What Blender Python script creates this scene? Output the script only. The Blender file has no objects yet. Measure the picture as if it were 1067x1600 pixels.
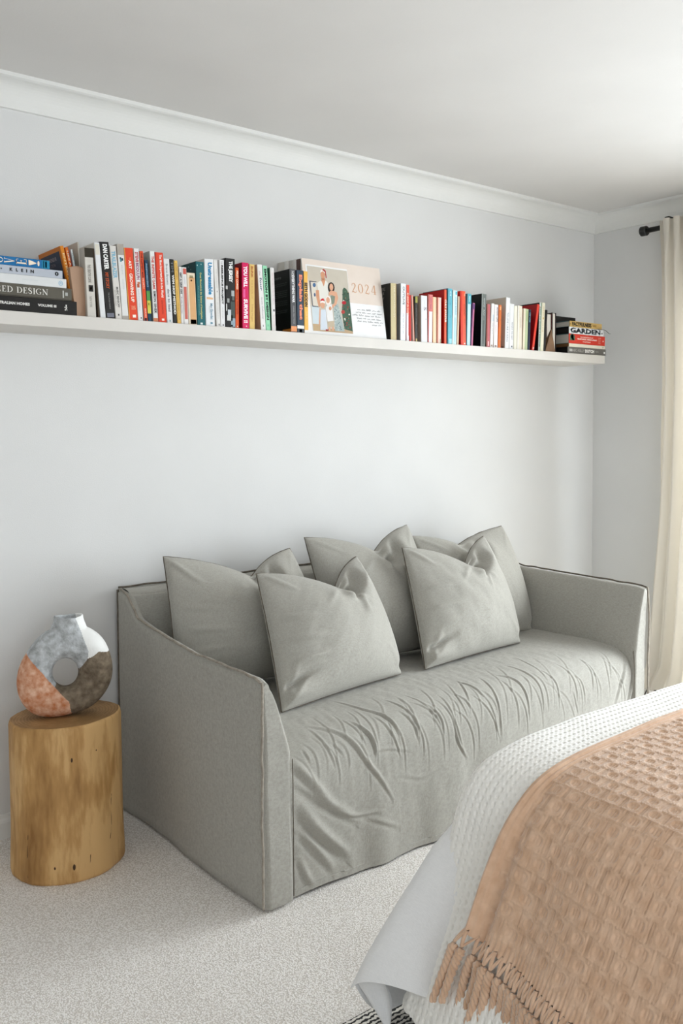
import bpy, bmesh, math, random
import numpy as np
from mathutils import Vector, Matrix

random.seed(7)
np.random.seed(7)
SC = bpy.context.scene
COL = SC.collection

# ------------------------------------------------------------------ camera
CAM_F, CAM_CX, CAM_PY, CAM_H, CAM_D = 1397.9, 533.5, 745.8, 1.2954, 2.8663
_yaw, _pit, _rol = math.radians(38.617), math.radians(3.062), math.radians(-.4372)
_fh = np.array([math.sin(_yaw), math.cos(_yaw), 0]); _r0 = np.array([math.cos(_yaw), -math.sin(_yaw), 0]); _z = np.array([0, 0, 1.])
FW = _fh*math.cos(_pit) - _z*math.sin(_pit); _u0 = _fh*math.sin(_pit) + _z*math.cos(_pit)
RT = _r0*math.cos(_rol) + _u0*math.sin(_rol); UP = _u0*math.cos(_rol) - _r0*math.sin(_rol)
EYE = np.array([0, -CAM_D, CAM_H])
cam = bpy.data.cameras.new('camera'); camo = bpy.data.objects.new('camera', cam); COL.objects.link(camo)
M = Matrix.Identity(4)
for i in range(3):
    M[i][0], M[i][1], M[i][2], M[i][3] = RT[i], UP[i], -FW[i], EYE[i]
camo.matrix_world = M
cam.sensor_fit = 'VERTICAL'; cam.sensor_height = 36; cam.lens = 36*CAM_F/1600
cam.shift_y = -(800-CAM_PY)/1600; cam.clip_start = .05
SC.camera = camo

# ------------------------------------------------------------------ light
W = bpy.data.worlds.new('world'); SC.world = W; W.use_nodes = True
W.node_tree.nodes['Background'].inputs[0].default_value = (.90, .95, 1, 1)
W.node_tree.nodes['Background'].inputs[1].default_value = 1.4
def area(name, loc, rot, sx, sy, power, col):
    l = bpy.data.lights.new(name, 'AREA'); l.shape = 'RECTANGLE'; l.size = sx; l.size_y = sy; l.energy = power; l.color = col
    o = bpy.data.objects.new(name, l); COL.objects.link(o); o.location = loc; o.rotation_euler = rot
    return o
# daylight through the window in the right wall, and an added fill lamp behind the camera
area('daylight_window', (4.60, -2.15, 1.22), (0, math.radians(67), 0), 1.9, 2.6, 225, (.89, .955, 1))
area('rear_fill', (-.30, -4.85, 1.45), (math.radians(80), 0, math.radians(-6)), 2.0, 1.6, 38, (.91, .96, 1))
SC.view_settings.view_transform = 'Standard'; SC.view_settings.look = 'None'
SC.view_settings.gamma = 1; SC.view_settings.use_curve_mapping = False
SC.view_settings.exposure = 0.0
try:
    SC.cycles.max_bounces = 12; SC.cycles.diffuse_bounces = 8
except Exception: pass

# ------------------------------------------------------------------ helpers
def ray(u, v): return FW + RT*(u-CAM_CX)/CAM_F + UP*(CAM_PY-v)/CAM_F
def onz(u, v, z): d = ray(u, v); return EYE + d*(z-EYE[2])/d[2]
def ony(u, v, y): d = ray(u, v); return EYE + d*(y-EYE[1])/d[1]
def onx(u, v, x): d = ray(u, v); return EYE + d*(x-EYE[0])/d[0]
def smooth(e0, e1, x):
    t = np.clip((np.asarray(x, float)-e0)/(e1-e0), 0, 1); return t*t*(3-2*t)
def lin(c):
    out = []
    for k in c[:3]:
        k = k/255.; out.append(k/12.92 if k <= .04045 else ((k+.055)/1.055)**2.4)
    return (*out, 1)
def tag(o, label=None, cat=None, group=None, kind=None):
    if label: o['label'] = label
    if cat: o['category'] = cat
    if group: o['group'] = group
    if kind: o['kind'] = kind
    return o
def put(o, parent):
    COL.objects.link(o)
    if parent is not None:
        o.parent = parent
        o.matrix_parent_inverse = PINV.get(parent.name, Matrix.Identity(4))
    return o
PINV = {}
def empty(name, loc, label=None, cat=None, group=None):
    o = bpy.data.objects.new(name, None); o.location = loc; o.empty_display_size = .05
    COL.objects.link(o); PINV[o.name] = Matrix.Translation(-Vector(loc))
    return tag(o, label, cat, group)
def mesh(name, verts, faces, mats=None, parent=None, sm=True, midx=None):
    me = bpy.data.meshes.new(name)
    me.from_pydata([tuple(map(float, v)) for v in verts], [], faces)
    if mats is not None:
        for m in (mats if isinstance(mats, (list, tuple)) else [mats]): me.materials.append(m)
    if midx is not None: me.polygons.foreach_set('material_index', midx)
    me.polygons.foreach_set('use_smooth', [sm]*len(me.polygons))
    me.update()
    return put(bpy.data.objects.new(name, me), parent)
def grid(name, P, mat, parent=None, closed_u=False, closed_v=False, flip=False, uv=None, sm=True):
    """P: array nu x nv x 3"""
    nu, nv = P.shape[:2]
    I = np.arange(nu*nv).reshape(nu, nv)
    iu = np.arange(nu if closed_u else nu-1); iv = np.arange(nv if closed_v else nv-1)
    A = I[iu][:, iv]; B = I[(iu+1) % nu][:, iv]; C = I[(iu+1) % nu][:, (iv+1) % nv]; D = I[iu][:, (iv+1) % nv]
    F = np.stack([A, B, C, D], -1).reshape(-1, 4)
    if flip: F = F[:, ::-1]
    me = bpy.data.meshes.new(name)
    me.vertices.add(nu*nv); me.vertices.foreach_set('co', P.reshape(-1).astype(np.float32))
    n = len(F)
    me.loops.add(n*4); me.loops.foreach_set('vertex_index', F.reshape(-1).astype(np.int32))
    me.polygons.add(n); me.polygons.foreach_set('loop_start', np.arange(0, 4*n, 4, dtype=np.int32))
    me.polygons.foreach_set('loop_total', np.full(n, 4, np.int32))
    me.update(calc_edges=True)
    me.polygons.foreach_set('use_smooth', np.full(n, sm))
    if uv is not None:
        lay = me.uv_layers.new(name='UVMap')
        lay.data.foreach_set('uv', uv.reshape(-1, 2)[F.reshape(-1)].astype(np.float32).reshape(-1))
    me.materials.append(mat); me.validate()
    return put(bpy.data.objects.new(name, me), parent)
def box_vf(x0, x1, y0, y1, z0, z1):
    v = [(x0, y0, z0), (x1, y0, z0), (x1, y1, z0), (x0, y1, z0), (x0, y0, z1), (x1, y0, z1), (x1, y1, z1), (x0, y1, z1)]
    f = [(0, 3, 2, 1), (4, 5, 6, 7), (0, 1, 5, 4), (1, 2, 6, 5), (2, 3, 7, 6), (3, 0, 4, 7)]
    return v, f
def boxes(name, bl, mat, parent=None, bevel=0, segs=2):
    V, Fc = [], []
    for b in bl:
        v, f = box_vf(*b); n = len(V); V += v; Fc += [tuple(i+n for i in q) for q in f]
    me = bpy.data.meshes.new(name); bm = bmesh.new()
    bv = [bm.verts.new(p) for p in V]
    for q in Fc: bm.faces.new([bv[i] for i in q])
    if bevel: bmesh.ops.bevel(bm, geom=bm.edges[:], offset=bevel, segments=segs, profile=.5, affect='EDGES')
    bm.to_mesh(me); bm.free()
    me.materials.append(mat)
    return put(bpy.data.objects.new(name, me), parent)
def tube(name, path, r, mat, parent=None, n=8, cap=True, flat=1.0):
    path = np.asarray(path, float); m = len(path)
    rr = np.full(m, r) if np.isscalar(r) else np.asarray(r)
    T = np.gradient(path, axis=0); T /= np.linalg.norm(T, axis=1, keepdims=True)+1e-9
    ref = np.array([.31, .17, .93]); N = np.zeros_like(T); 
    nn = np.cross(T[0], ref); nn /= np.linalg.norm(nn)
    for i in range(m):
        nn = nn - T[i]*(nn@T[i]); nn /= np.linalg.norm(nn)+1e-9; N[i] = nn
    Bn = np.cross(T, N)
    a = np.linspace(0, 2*math.pi, n, endpoint=False)
    P = path[:, None] + rr[:, None, None]*(np.cos(a)[None, :, None]*N[:, None]+flat*np.sin(a)[None, :, None]*Bn[:, None])
    V = P.reshape(-1, 3); F = []
    for i in range(m-1):
        for j in range(n): F.append((i*n+j, i*n+(j+1) % n, (i+1)*n+(j+1) % n, (i+1)*n+j))
    if cap: F += [tuple(range(n))[::-1], tuple((m-1)*n+j for j in range(n))]
    return mesh(name, V, F, mat, parent)
def catmull(pts, n):
    p = np.asarray(pts, float); m = len(p)
    t = np.linspace(0, m-1, n); i = np.clip(t.astype(int), 0, m-2); f = (t-i)[:, None]
    q = np.vstack([2*p[0]-p[1], p, 2*p[-1]-p[-2]])
    a, b, c, d = q[i], q[i+1], q[i+2], q[i+3]
    return .5*((2*b)+(c-a)*f+(2*a-5*b+4*c-d)*f*f+(3*b-a-3*c+d)*f**3)
def wob(x, y, seed=0, k=6):
    """cheap smooth noise, about -1..1"""
    r = np.random.RandomState(seed); s = 0
    for i in range(k):
        a = r.uniform(0, 2*math.pi); f = r.uniform(.6, 1.8)*(1.25**i); s = s + np.sin((x*math.cos(a)+y*math.sin(a))*f+r.uniform(0, 6.3))/(1.15**i)
    return s/ (k*.55)

# ------------------------------------------------------------------ materials
def nodes_mat(name, rough=.6):
    m = bpy.data.materials.new(name); m.use_nodes = True
    nt = m.node_tree; b = nt.nodes['Principled BSDF']; b.inputs['Roughness'].default_value = rough
    return m, nt, b
def nd(nt, t, **kw):
    n = nt.nodes.new(t)
    for k, v in kw.items(): setattr(n, k, v)
    return n
def ramp(nt, fac, stops):
    r = nd(nt, 'ShaderNodeValToRGB'); nt.links.new(fac, r.inputs[0])
    e = r.color_ramp.elements
    while len(e) < len(stops): e.new(.5)
    for k, (p, c) in enumerate(stops): e[k].position = min(max(p, 0), 1); e[k].color = c
    return r
def noise_mat(name, c1, c2, scale=8, rough=.6, bump=0, bscale=60, detail=4, coord='Object', stretch=(1, 1, 1), bdist=.01, spec=.5):
    m, nt, b = nodes_mat(name, rough)
    b.inputs['Specular IOR Level'].default_value = spec
    tc = nd(nt, 'ShaderNodeTexCoord'); mp = nd(nt, 'ShaderNodeMapping'); mp.inputs['Scale'].default_value = stretch
    nt.links.new(tc.outputs[coord], mp.inputs[0])
    n = nd(nt, 'ShaderNodeTexNoise'); n.inputs['Scale'].default_value = scale; n.inputs['Detail'].default_value = detail
    nt.links.new(mp.outputs[0], n.inputs['Vector'])
    r = ramp(nt, n.outputs[0], [(.3, lin(c1)), (.7, lin(c2))]); nt.links.new(r.outputs[0], b.inputs['Base Color'])
    if bump:
        n2 = nd(nt, 'ShaderNodeTexNoise'); n2.inputs['Scale'].default_value = bscale; n2.inputs['Detail'].default_value = 3
        nt.links.new(mp.outputs[0], n2.inputs['Vector'])
        bp = nd(nt, 'ShaderNodeBump'); bp.inputs['Strength'].default_value = bump; bp.inputs['Distance'].default_value = bdist
        nt.links.new(n2.outputs[0], bp.inputs['Height']); nt.links.new(bp.outputs[0], b.inputs['Normal'])
    return m
_pc = {}
def paper(c, rough=.5):
    k = (*c, rough)
    if k not in _pc:
        d = tuple(max(0, x-5) for x in c); _pc[k] = noise_mat('printed_paper', d, c, 30, rough, spec=.3)
    return _pc[k]
def linen(name, c1, c2, weave=900, bump=.35):
    m, nt, b = nodes_mat(name, .95)
    b.inputs['Specular IOR Level'].default_value = .15
    try: b.inputs['Sheen Weight'].default_value = .15
    except Exception: pass
    tc = nd(nt, 'ShaderNodeTexCoord')
    fac = None; hs = []
    for st in ((60, 900, 60), (900, 60, 60), (60, 60, 900)):
        mp = nd(nt, 'ShaderNodeMapping'); mp.inputs['Scale'].default_value = tuple(weave/900*s for s in st)
        nt.links.new(tc.outputs['Object'], mp.inputs[0])
        n = nd(nt, 'ShaderNodeTexNoise'); n.inputs['Scale'].default_value = 1; n.inputs['Detail'].default_value = 2
        nt.links.new(mp.outputs[0], n.inputs['Vector']); hs.append(n.outputs[0])
    a1 = nd(nt, 'ShaderNodeMath', operation='ADD'); nt.links.new(hs[0], a1.inputs[0]); nt.links.new(hs[1], a1.inputs[1])
    a2 = nd(nt, 'ShaderNodeMath', operation='ADD'); nt.links.new(a1.outputs[0], a2.inputs[0]); nt.links.new(hs[2], a2.inputs[1])
    big = nd(nt, 'ShaderNodeTexNoise'); big.inputs['Scale'].default_value = 5; big.inputs['Detail'].default_value = 5
    nt.links.new(tc.outputs['Object'], big.inputs['Vector'])
    a3 = nd(nt, 'ShaderNodeMath', operation='MULTIPLY_ADD'); nt.links.new(a2.outputs[0], a3.inputs[0]); a3.inputs[1].default_value = .62; bm_ = nd(nt, 'ShaderNodeMath', operation='MULTIPLY_ADD'); nt.links.new(big.outputs[0], bm_.inputs[0]); bm_.inputs[1].default_value = .12; bm_.inputs[2].default_value = .19; nt.links.new(bm_.outputs[0], a3.inputs[2])
    dv = nd(nt, 'ShaderNodeMath', operation='MULTIPLY'); nt.links.new(a3.outputs[0], dv.inputs[0]); dv.inputs[1].default_value = .72
    r = ramp(nt, dv.outputs[0], [(.70, lin(c1)), (1.05, lin(c2))]); nt.links.new(r.outputs[0], b.inputs['Base Color'])
    bp = nd(nt, 'ShaderNodeBump'); bp.inputs['Strength'].default_value = bump; bp.inputs['Distance'].default_value = .001
    nt.links.new(a2.outputs[0], bp.inputs['Height']); nt.links.new(bp.outputs[0], b.inputs['Normal'])
    return m

WALL = noise_mat('wall_paint', (214, 214, 213), (218, 218, 217), 3, .85, .06, 260, spec=.2)
CEIL = noise_mat('ceiling_paint', (209, 207, 204), (213, 211, 208), 3, .9, .03, 200, spec=.2)
TRIM = noise_mat('trim_paint', (220, 220, 217), (224, 224, 221), 4, .6, spec=.3)
SHELF = noise_mat('shelf_paint', (208, 204, 198), (214, 210, 204), 6, .55, spec=.3)
LINEN = linen('grey_linen', (154, 151, 143), (175, 173, 165), 1500)
SEAM_LIT = noise_mat('raw_linen_seam_lit', (150, 142, 131), (178, 170, 158), 60, .95, .5, 400, spec=.1)  # paler than the dark seam: light caught along the edges, put into the colour
SEAMD = noise_mat('dark_linen_seam', (92, 85, 76), (118, 110, 99), 60, .95, .5, 400, spec=.1)
PAGES = noise_mat('page_edges', (214, 207, 194), (233, 228, 218), 3, .8, .5, 1, stretch=(600, 2, 2), spec=.2)
PAGESH = noise_mat('page_edges_flat', (196, 190, 180), (222, 217, 208), 3, .8, .5, 1, stretch=(2, 2, 700), spec=.2)

# ------------------------------------------------------------------ the room
XW, XL, YR, ZC = 3.991, -2.6, -4.55, 2.382
WY0, WY1, WZ0, WZ1 = -3.45, -.66, .03, 1.98         # window opening in the right wall
RX0, RX1, RZ0, RZ1 = -1.5, .6, .60, 2.12               # opening made in the unseen rear wall to let the fill lamp in
tag(boxes('wall_back', [(XL-.1, XW+.1, 0, .1, 0, ZC)], WALL), kind='structure')
tag(boxes('wall_left', [(XL-.1, XL, YR, 0, 0, ZC)], WALL), kind='structure')
tag(boxes('wall_right', [(XW, XW+.12, WY1, 0, 0, ZC), (XW, XW+.12, YR, WY0, 0, ZC), (XW, XW+.12, WY0, WY1, 0, WZ0), (XW, XW+.12, WY0, WY1, WZ1, ZC)], WALL), kind='structure')
tag(boxes('wall_rear', [(XL-.1, RX0, YR-.12, YR, 0, ZC), (RX1, XW+.12, YR-.12, YR, 0, ZC), (RX0, RX1, YR-.12, YR, 0, RZ0), (RX0, RX1, YR-.12, YR, RZ1, ZC)], WALL), kind='structure')
tag(boxes('ceiling', [(XL-.1, XW+.12, YR-.12, .1, ZC, ZC+.1)], CEIL), kind='structure')

def glass_mat():
    m = bpy.data.materials.new('window_glass'); m.use_nodes = True; nt = m.node_tree; nt.nodes.clear()
    o = nd(nt, 'ShaderNodeOutputMaterial'); mx = nd(nt, 'ShaderNodeMixShader'); t = nd(nt, 'ShaderNodeBsdfTransparent'); g = nd(nt, 'ShaderNodeBsdfGlossy')
    g.inputs['Roughness'].default_value = .02; mx.inputs[0].default_value = .06
    nt.links.new(t.outputs[0], mx.inputs[1]); nt.links.new(g.outputs[0], mx.inputs[2]); nt.links.new(mx.outputs[0], o.inputs[0])
    return m
GLASS = glass_mat()
def window(name, ax, c, a0, a1, z0, z1):
    f = .05
    def bx(a, b, zz0, zz1, t=.03):
        return (c-t, c+t, a, b, zz0, zz1) if ax == 'x' else (a, b, c-t, c+t, zz0, zz1)
    mid = (a0+a1)/2
    w = tag(boxes(name, [bx(a0, a0+f, z0, z1), bx(a1-f, a1, z0, z1), bx(a0+f, a1-f, z0, z0+f), bx(a0+f, a1-f, z1-f, z1), bx(mid-f/2, mid+f/2, z0+f, z1-f)], TRIM), kind='structure')
    for p, q in ((a0+f, mid-f/2), (mid+f/2, a1-f)):
        boxes('pane', [bx(p, q, z0+f, z1-f, .003)], GLASS, w)
window('window_1', 'x', XW+.07, WY0, WY1, WZ0, WZ1)
window('fill_window', 'y', YR-.07, RX0, RX1, RZ0, RZ1)  # unseen window added around the opening for the fill lamp

# carpet
def carpet_mat():
    m, nt, b = nodes_mat('carpet', 1.0); b.inputs['Specular IOR Level'].default_value = .05
    tc = nd(nt, 'ShaderNodeTexCoord')
    v = nd(nt, 'ShaderNodeTexVoronoi'); v.inputs['Scale'].default_value = 260
    n = nd(nt, 'ShaderNodeTexNoise'); n.inputs['Scale'].default_value = 170; n.inputs['Detail'].default_value = 4
    n2 = nd(nt, 'ShaderNodeTexNoise'); n2.inputs['Scale'].default_value = 6
    for q in (v, n, n2): nt.links.new(tc.outputs['Object'], q.inputs['Vector'])
    a = nd(nt, 'ShaderNodeMath', operation='MULTIPLY_ADD'); nt.links.new(v.outputs['Distance'], a.inputs[0]); a.inputs[1].default_value = -.9; nt.links.new(n.outputs[0], a.inputs[2])
    a2 = nd(nt, 'ShaderNodeMath', operation='MULTIPLY_ADD'); nt.links.new(n2.outputs[0], a2.inputs[0]); a2.inputs[1].default_value = .15; nt.links.new(a.outputs[0], a2.inputs[2])
    r = ramp(nt, a2.outputs[0], [(-.0, lin((212, 206, 199))), (.16, lin((238, 234, 229))), (.4, lin((246, 243, 240)))])
    nt.links.new(r.outputs[0], b.inputs['Base Color'])
    bp = nd(nt, 'ShaderNodeBump'); bp.inputs['Strength'].default_value = .6; bp.inputs['Distance'].default_value = .0028
    nt.links.new(a.outputs[0], bp.inputs['Height']); nt.links.new(bp.outputs[0], b.inputs['Normal'])
    return m
CARPET = carpet_mat()
tag(boxes('floor', [(XL-.1, XW+.12, YR-.12, .1, -.1, 0)], CARPET), kind='structure')

# cornice: a plaster cove along the back and the right wall, mitred in the corner
def cove():
    p = [(0, 2.300), (.013, 2.300), (.014, 2.306)]
    for a in np.linspace(0, math.pi/2, 10): p.append((.014+.062*(1-math.cos(a)), 2.306+.062*math.sin(a)))
    p += [(.080, 2.368), (.090, 2.371), (.091, ZC)]
    return p
cv = cove(); n = len(cv)
V = [(XL, -d, z) for d, z in cv] + [(XW-d, -d, z) for d, z in cv]
tag(mesh('trim_1', V, [(j, j+1, n+j+1, n+j) for j in range(n-1)], TRIM, sm=False), kind='structure')
V = [(XW-d, -d, z) for d, z in cv] + [(XW-d, YR, z) for d, z in cv]
tag(mesh('trim_2', V, [(j, j+1, n+j+1, n+j) for j in range(n-1)], TRIM, sm=False), kind='structure')
def skirting(name, a, b, wall):
    pr = [(0, 0), (.014, 0), (.014, .052), (.011, .060), (.006, .064), (.004, .074), (0, .076)]
    if wall == 'y': V = [(a, -d, z) for d, z in pr]+[(b, -d, z) for d, z in pr]
    else: V = [(XW-d, a, z) for d, z in pr]+[(XW-d, b, z) for d, z in pr]
    n = len(pr)
    return tag(mesh(name, V, [(j, n+j, n+j+1, j+1) for j in range(n-1)], TRIM, sm=False), kind='structure')
skirting('baseboard_back', XL, XW, 'y'); skirting('baseboard_right', YR, 0, 'x')

# ------------------------------------------------------------------ sofa
SX0, SX1, SY0, SYF = 1.289, 3.078, -.035, -.9115
sofa = empty('sofa', ((SX0+SX1)/2, -.47, 0), 'grey linen slipcovered sofa standing against the white wall', 'sofa')

def interp(xs, pts):
    p = sorted(pts); return np.interp(xs, [q[0] for q in p], [q[1] for q in p])
def sm_interp(xs, pts, it=3):
    g = np.linspace(min(p[0] for p in pts), max(p[0] for p in pts), 400); v = interp(g, pts)
    for _ in range(it):
        k = np.ones(15)/15; v = np.convolve(np.pad(v, 7, 'edge'), k, 'valid')
    return np.interp(xs, g, v)
ARM_L = [(-.035, .757), (-.10, .752), (-.13, .725), (-.17, .684), (-.25, .668), (-.535, .636), (-.80, .634), (-.88, .632), (-.912, .622)]
ARM_R = [(-.035, .748), (-.12, .735), (-.20, .700), (-.30, .688), (-.60, .681), (-.85, .677), (-.89, .676), (-.912, .668)]
def arm(name, xo, s, prof, top_in, base_in):
    """s=+1: the inner side lies towards +x"""
    ys = np.concatenate([np.linspace(SY0, -.86, 70), np.linspace(-.868, SYF, 10), np.full(6, SYF)])
    capk = np.concatenate([np.zeros(70), np.zeros(10), np.linspace(.15, 1, 6)])
    zt = sm_interp(ys, prof, 1)
    lo = []
    for i, y in enumerate(ys):
        z1 = zt[i]
        pts = [(0, .006)] + [(0, .006+(z1-.016)*q) for q in np.linspace(.04, 1, 34)] + [(.004*s, z1-.003), (top_in*.45*s, z1), (top_in*.85*s, z1-.004), (top_in*1.0*s, z1-.016)]
        for q in np.linspace(.06, 1, 18):
            z = z1-.016+(.42-(z1-.016))*q
            pts.append(((top_in+(base_in-top_in)*q**.8)*s, z))
        pts += [(base_in*s, .42+(.006-.42)*q) for q in np.linspace(.05, 1, 16)]
        pts = np.array(pts)
        if y < -.868:                                      # round the front edges
            rr = (-.868-y)/(.868-.9115); rr = np.clip((-.868-y)/(.0435), 0, 1); ins = .012*(1-math.sqrt(max(0, 1-rr*rr)))
            zz = pts[:, 1]; qq = np.clip((z1-.016-zz)/(z1-.016-.42), 0, 1)
            inner = np.where(zz < .42, base_in, top_in+(base_in-top_in)*qq**.8)
            w = np.abs(pts[:, 0]).copy()
            pts[:, 0] += np.where(w > .5*inner, -ins*s, ins*s)*np.minimum(1, inner/base_in)*(.6+.4*rr)
        if capk[i] > 0:
            zz = pts[:, 1]; qq = np.clip((z1-.016-zz)/(z1-.016-.42), 0, 1)
            inner = np.where(zz < .42, base_in, top_in+(base_in-top_in)*qq**.8)
            mid = inner*.5*s
            pts[:, 0] += (mid-pts[:, 0])*capk[i]
        lo.append(np.column_stack([xo+pts[:, 0], np.full(len(pts), y), pts[:, 1]]))
    P = np.array(lo)
    X, Y, Z = P[..., 0].copy(), P[..., 1].copy(), P[..., 2].copy()
    # soft vertical drape of the loose cover and a slightly wavy hem
    d = .0035*wob(Y*16, Z*5, 3)+.0018*wob(Y*55, Z*9, 5)
    d *= smooth(0, .04, np.abs(Y-SYF)+.012)
    outer = np.abs(X-xo) < .004
    P[..., 0] += np.where(outer, -s*(.003+.5*d+.012*smooth(.30, 0, Z)*np.sin(Y*9+1)*.5+.006*smooth(.35, .0, Z)), d)
    P[..., 1] += -.004*smooth(.2, 1, -Y)*wob(Z*14, X*20, 9)*(Y < -.85) - .008*smooth(.25, 0, Z)*(Y < -.86)
    P[..., 2] += np.where(Z < .02, .005*wob(Y*12, X*12, 8)+.004, 0)
    return grid(name, P, LINEN, sofa, closed_v=True, flip=(s < 0)), ys, zt
aL, ysL, ztL = arm('armrest', SX0, 1, ARM_L, .024, .096)
aR, ysR, ztR = arm('armrest', SX1, -1, ARM_R, .030, .082)

# backrest
ys_ = catmull([(-.030, .008), (-.030, .40), (-.032, .735), (-.037, .757), (-.050, .762), (-.075, .759), (-.098, .748), (-.115, .715), (-.165, .52), (-.19, .40)], 70)
xs_ = np.linspace(SX0+.012, SX1-.012, 160)
P = np.zeros((160, 70, 3)); P[..., 0] = xs_[:, None]; P[..., 1] = ys_[None, :, 0]; P[..., 2] = ys_[None, :, 1]
P[..., 2] += .004*wob(P[..., 0]*7, P[..., 1]*0, 4)*smooth(.6, .76, P[..., 2])
P[..., 1] += -.004*wob(P[..., 0]*14, P[..., 2]*7, 6)*(P[..., 1] < -.10)
grid('backrest', P, LINEN, sofa)

# seams: raw flanged edges of the cover
def wav(path, amp, seed, f=30):
    p = np.array(path, float); L = np.concatenate([[0], np.cumsum(np.linalg.norm(np.diff(p, axis=0), axis=1))])
    for k in range(3): p[:, k] += amp*wob(L*f, L*0+k*3, seed+k)
    return p
def seam(pts, mat, parent, r=.0032, n=90, amp=.0018, seed=1, flat=1.0):
    return tube('seam', wav(catmull(pts, n), amp, seed), r, mat, parent, 6, flat=flat)
def armtop(ys, zt, x, off=.003, n=40):
    k = np.linspace(0, 78, n).astype(int); return [(x, ys[i], zt[i]+off) for i in k]
seam(armtop(ysL, ztL, SX0-.001), SEAM_LIT, aL, .0038, 140, .0028, 11)
seam([(SX0-.002, -.9125, .628), (SX0-.004, -.916, .58), (SX0-.009, -.918, .40), (SX0-.011, -.919, .2), (SX0-.012, -.922, .02)], SEAM_LIT, aL, .0035, 120, .0025, 12)
seam([(SX0-.003, -.032, .01), (SX0-.003, -.032, .4), (SX0-.002, -.032, .757)], SEAMD, aL, .0045, 60, .001, 13)
seam([(SX0+.096, -.908, .40), (SX0+.096, -.9105, .25), (SX0+.092, -.914, .02)], SEAMD, aL, .0016, 50, .0006, 14)
seam(armtop(ysR, ztR, SX1+.001), SEAMD, aR, .0034, 120, .0018, 15)
seam([(SX1+.001, -.912, .675), (SX1+.004, -.916, .60), (SX1+.009, -.917, .54), (SX1+.004, -.917, .44), (SX1+.003, -.918, .25), (SX1+.003, -.92, .03)], SEAM_LIT, aR, .0042, 120, .0022, 16)
seam([(SX1-.080, -.905, .435), (SX1-.082, -.9125, .36), (SX1-.085, -.915, .2), (SX1-.080, -.915, .03)], SEAMD, aR, .0016, 50, .0006, 17)
seam([(SX0, -.034, .765), (1.7, -.035, .765), (2.4, -.035, .765), (SX1-.01, -.034, .752)], SEAMD, sofa, .0035, 160, .0016, 18)

# seat cover: one cloth over the seat, rounding the front edge and falling to the floor
prof = catmull([(-.17, .425), (-.40, .438), (-.62, .446), (-.76, .444), (-.835, .432), (-.878, .402), (-.898, .35), (-.903, .27), (-.906, .14), (-.908, .006)], 900)
L = np.concatenate([[0], np.cumsum(np.linalg.norm(np.diff(prof, axis=0), axis=1))])
NU, NV = 620, 400
tt = np.linspace(0, L[-1], NV); py = np.interp(tt, L, prof[:, 0]); pz = np.interp(tt, L, prof[:, 1])
ux = np.linspace(SX0+.075, SX1-.070, NU)
XX, TT = np.meshgrid(ux, tt, indexing='ij')
base = np.zeros((NU, NV, 3)); base[..., 0] = XX; base[..., 1] = py[None]; base[..., 2] = pz[None]
fx = (XX-ux[0])/(ux[-1]-ux[0])
sag = -.050*np.exp(-fx/.10)*smooth(.45, .8, TT)*smooth(1.15, .85, TT) - .014*np.exp(-fx/.35)*smooth(.4, .75, TT)*smooth(1.2, .9, TT)
base[..., 2] += sag
base[..., 1] += .018*np.exp(-fx/.05)*smooth(.75, .95, TT) + .010*np.exp(-(1-fx)/.04)*smooth(.72, .95, TT)
base[..., 2] += .004*wob(XX*7, TT*6, 21)
ny = np.gradient(pz, tt); nz = -np.gradient(py, tt)        # profile normal (towards the room)
NRM = np.zeros_like(base); NRM[..., 1] = -np.abs(ny)[None]; NRM[..., 2] = np.abs(nz)[None]
def c4(p): return [(x/2.667+360, y/2.667+1050) for x, y in p]
def c3(p): return [(x/2.27+560, y/2.27+800) for x, y in p]
STROKES = [(c4(p), a, w) for p, a, w in [
 ([(435, 125), (560, 160), (650, 195), (700, 265)], 4, 5), ([(500, 210), (560, 245), (595, 300), (605, 355)], 5.5, 5),
 ([(330, 235), (440, 255), (500, 295), (560, 375), (620, 450), (670, 535)], 6, 6.5), ([(640, 225), (680, 280), (705, 355)], 3.5, 4),
 ([(590, 185), (640, 220), (690, 290)], 2.5, 4), ([(700, 165), (760, 220), (785, 300)], 4, 4.5), ([(760, 130), (840, 170), (880, 240)], 3, 4.5),
 ([(860, 120), (920, 190), (945, 290), (985, 360)], 3.5, 4.5), ([(940, 40), (1000, 60), (1050, 100)], 3, 4.5), ([(930, 95), (980, 120), (1000, 165)], 3, 4),
 ([(320, 240), (400, 320), (435, 400)], 3, 5), ([(420, 300), (470, 350)], 2.5, 4), ([(300, 330), (330, 380)], 3, 5), ([(460, 200), (520, 240), (560, 300)], 2.5, 4),
 ([(245, 400), (320, 470), (395, 550)], 10, 13), ([(262, 485), (380, 560), (520, 640)], 9, 14), ([(268, 590), (370, 700), (480, 790)], 13, 17),
 ([(275, 680), (330, 740), (420, 850)], 8, 14), ([(270, 790), (300, 860), (330, 900)], 6, 11), ([(560, 620), (700, 660)], 2.5, 9), ([(400, 590), (520, 610), (620, 590)], 3.5, 7),
 ([(560, 370), (640, 330), (760, 340)], 2, 6), ([(700, 440), (800, 450), (880, 400)], 1.5, 8)]]
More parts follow.
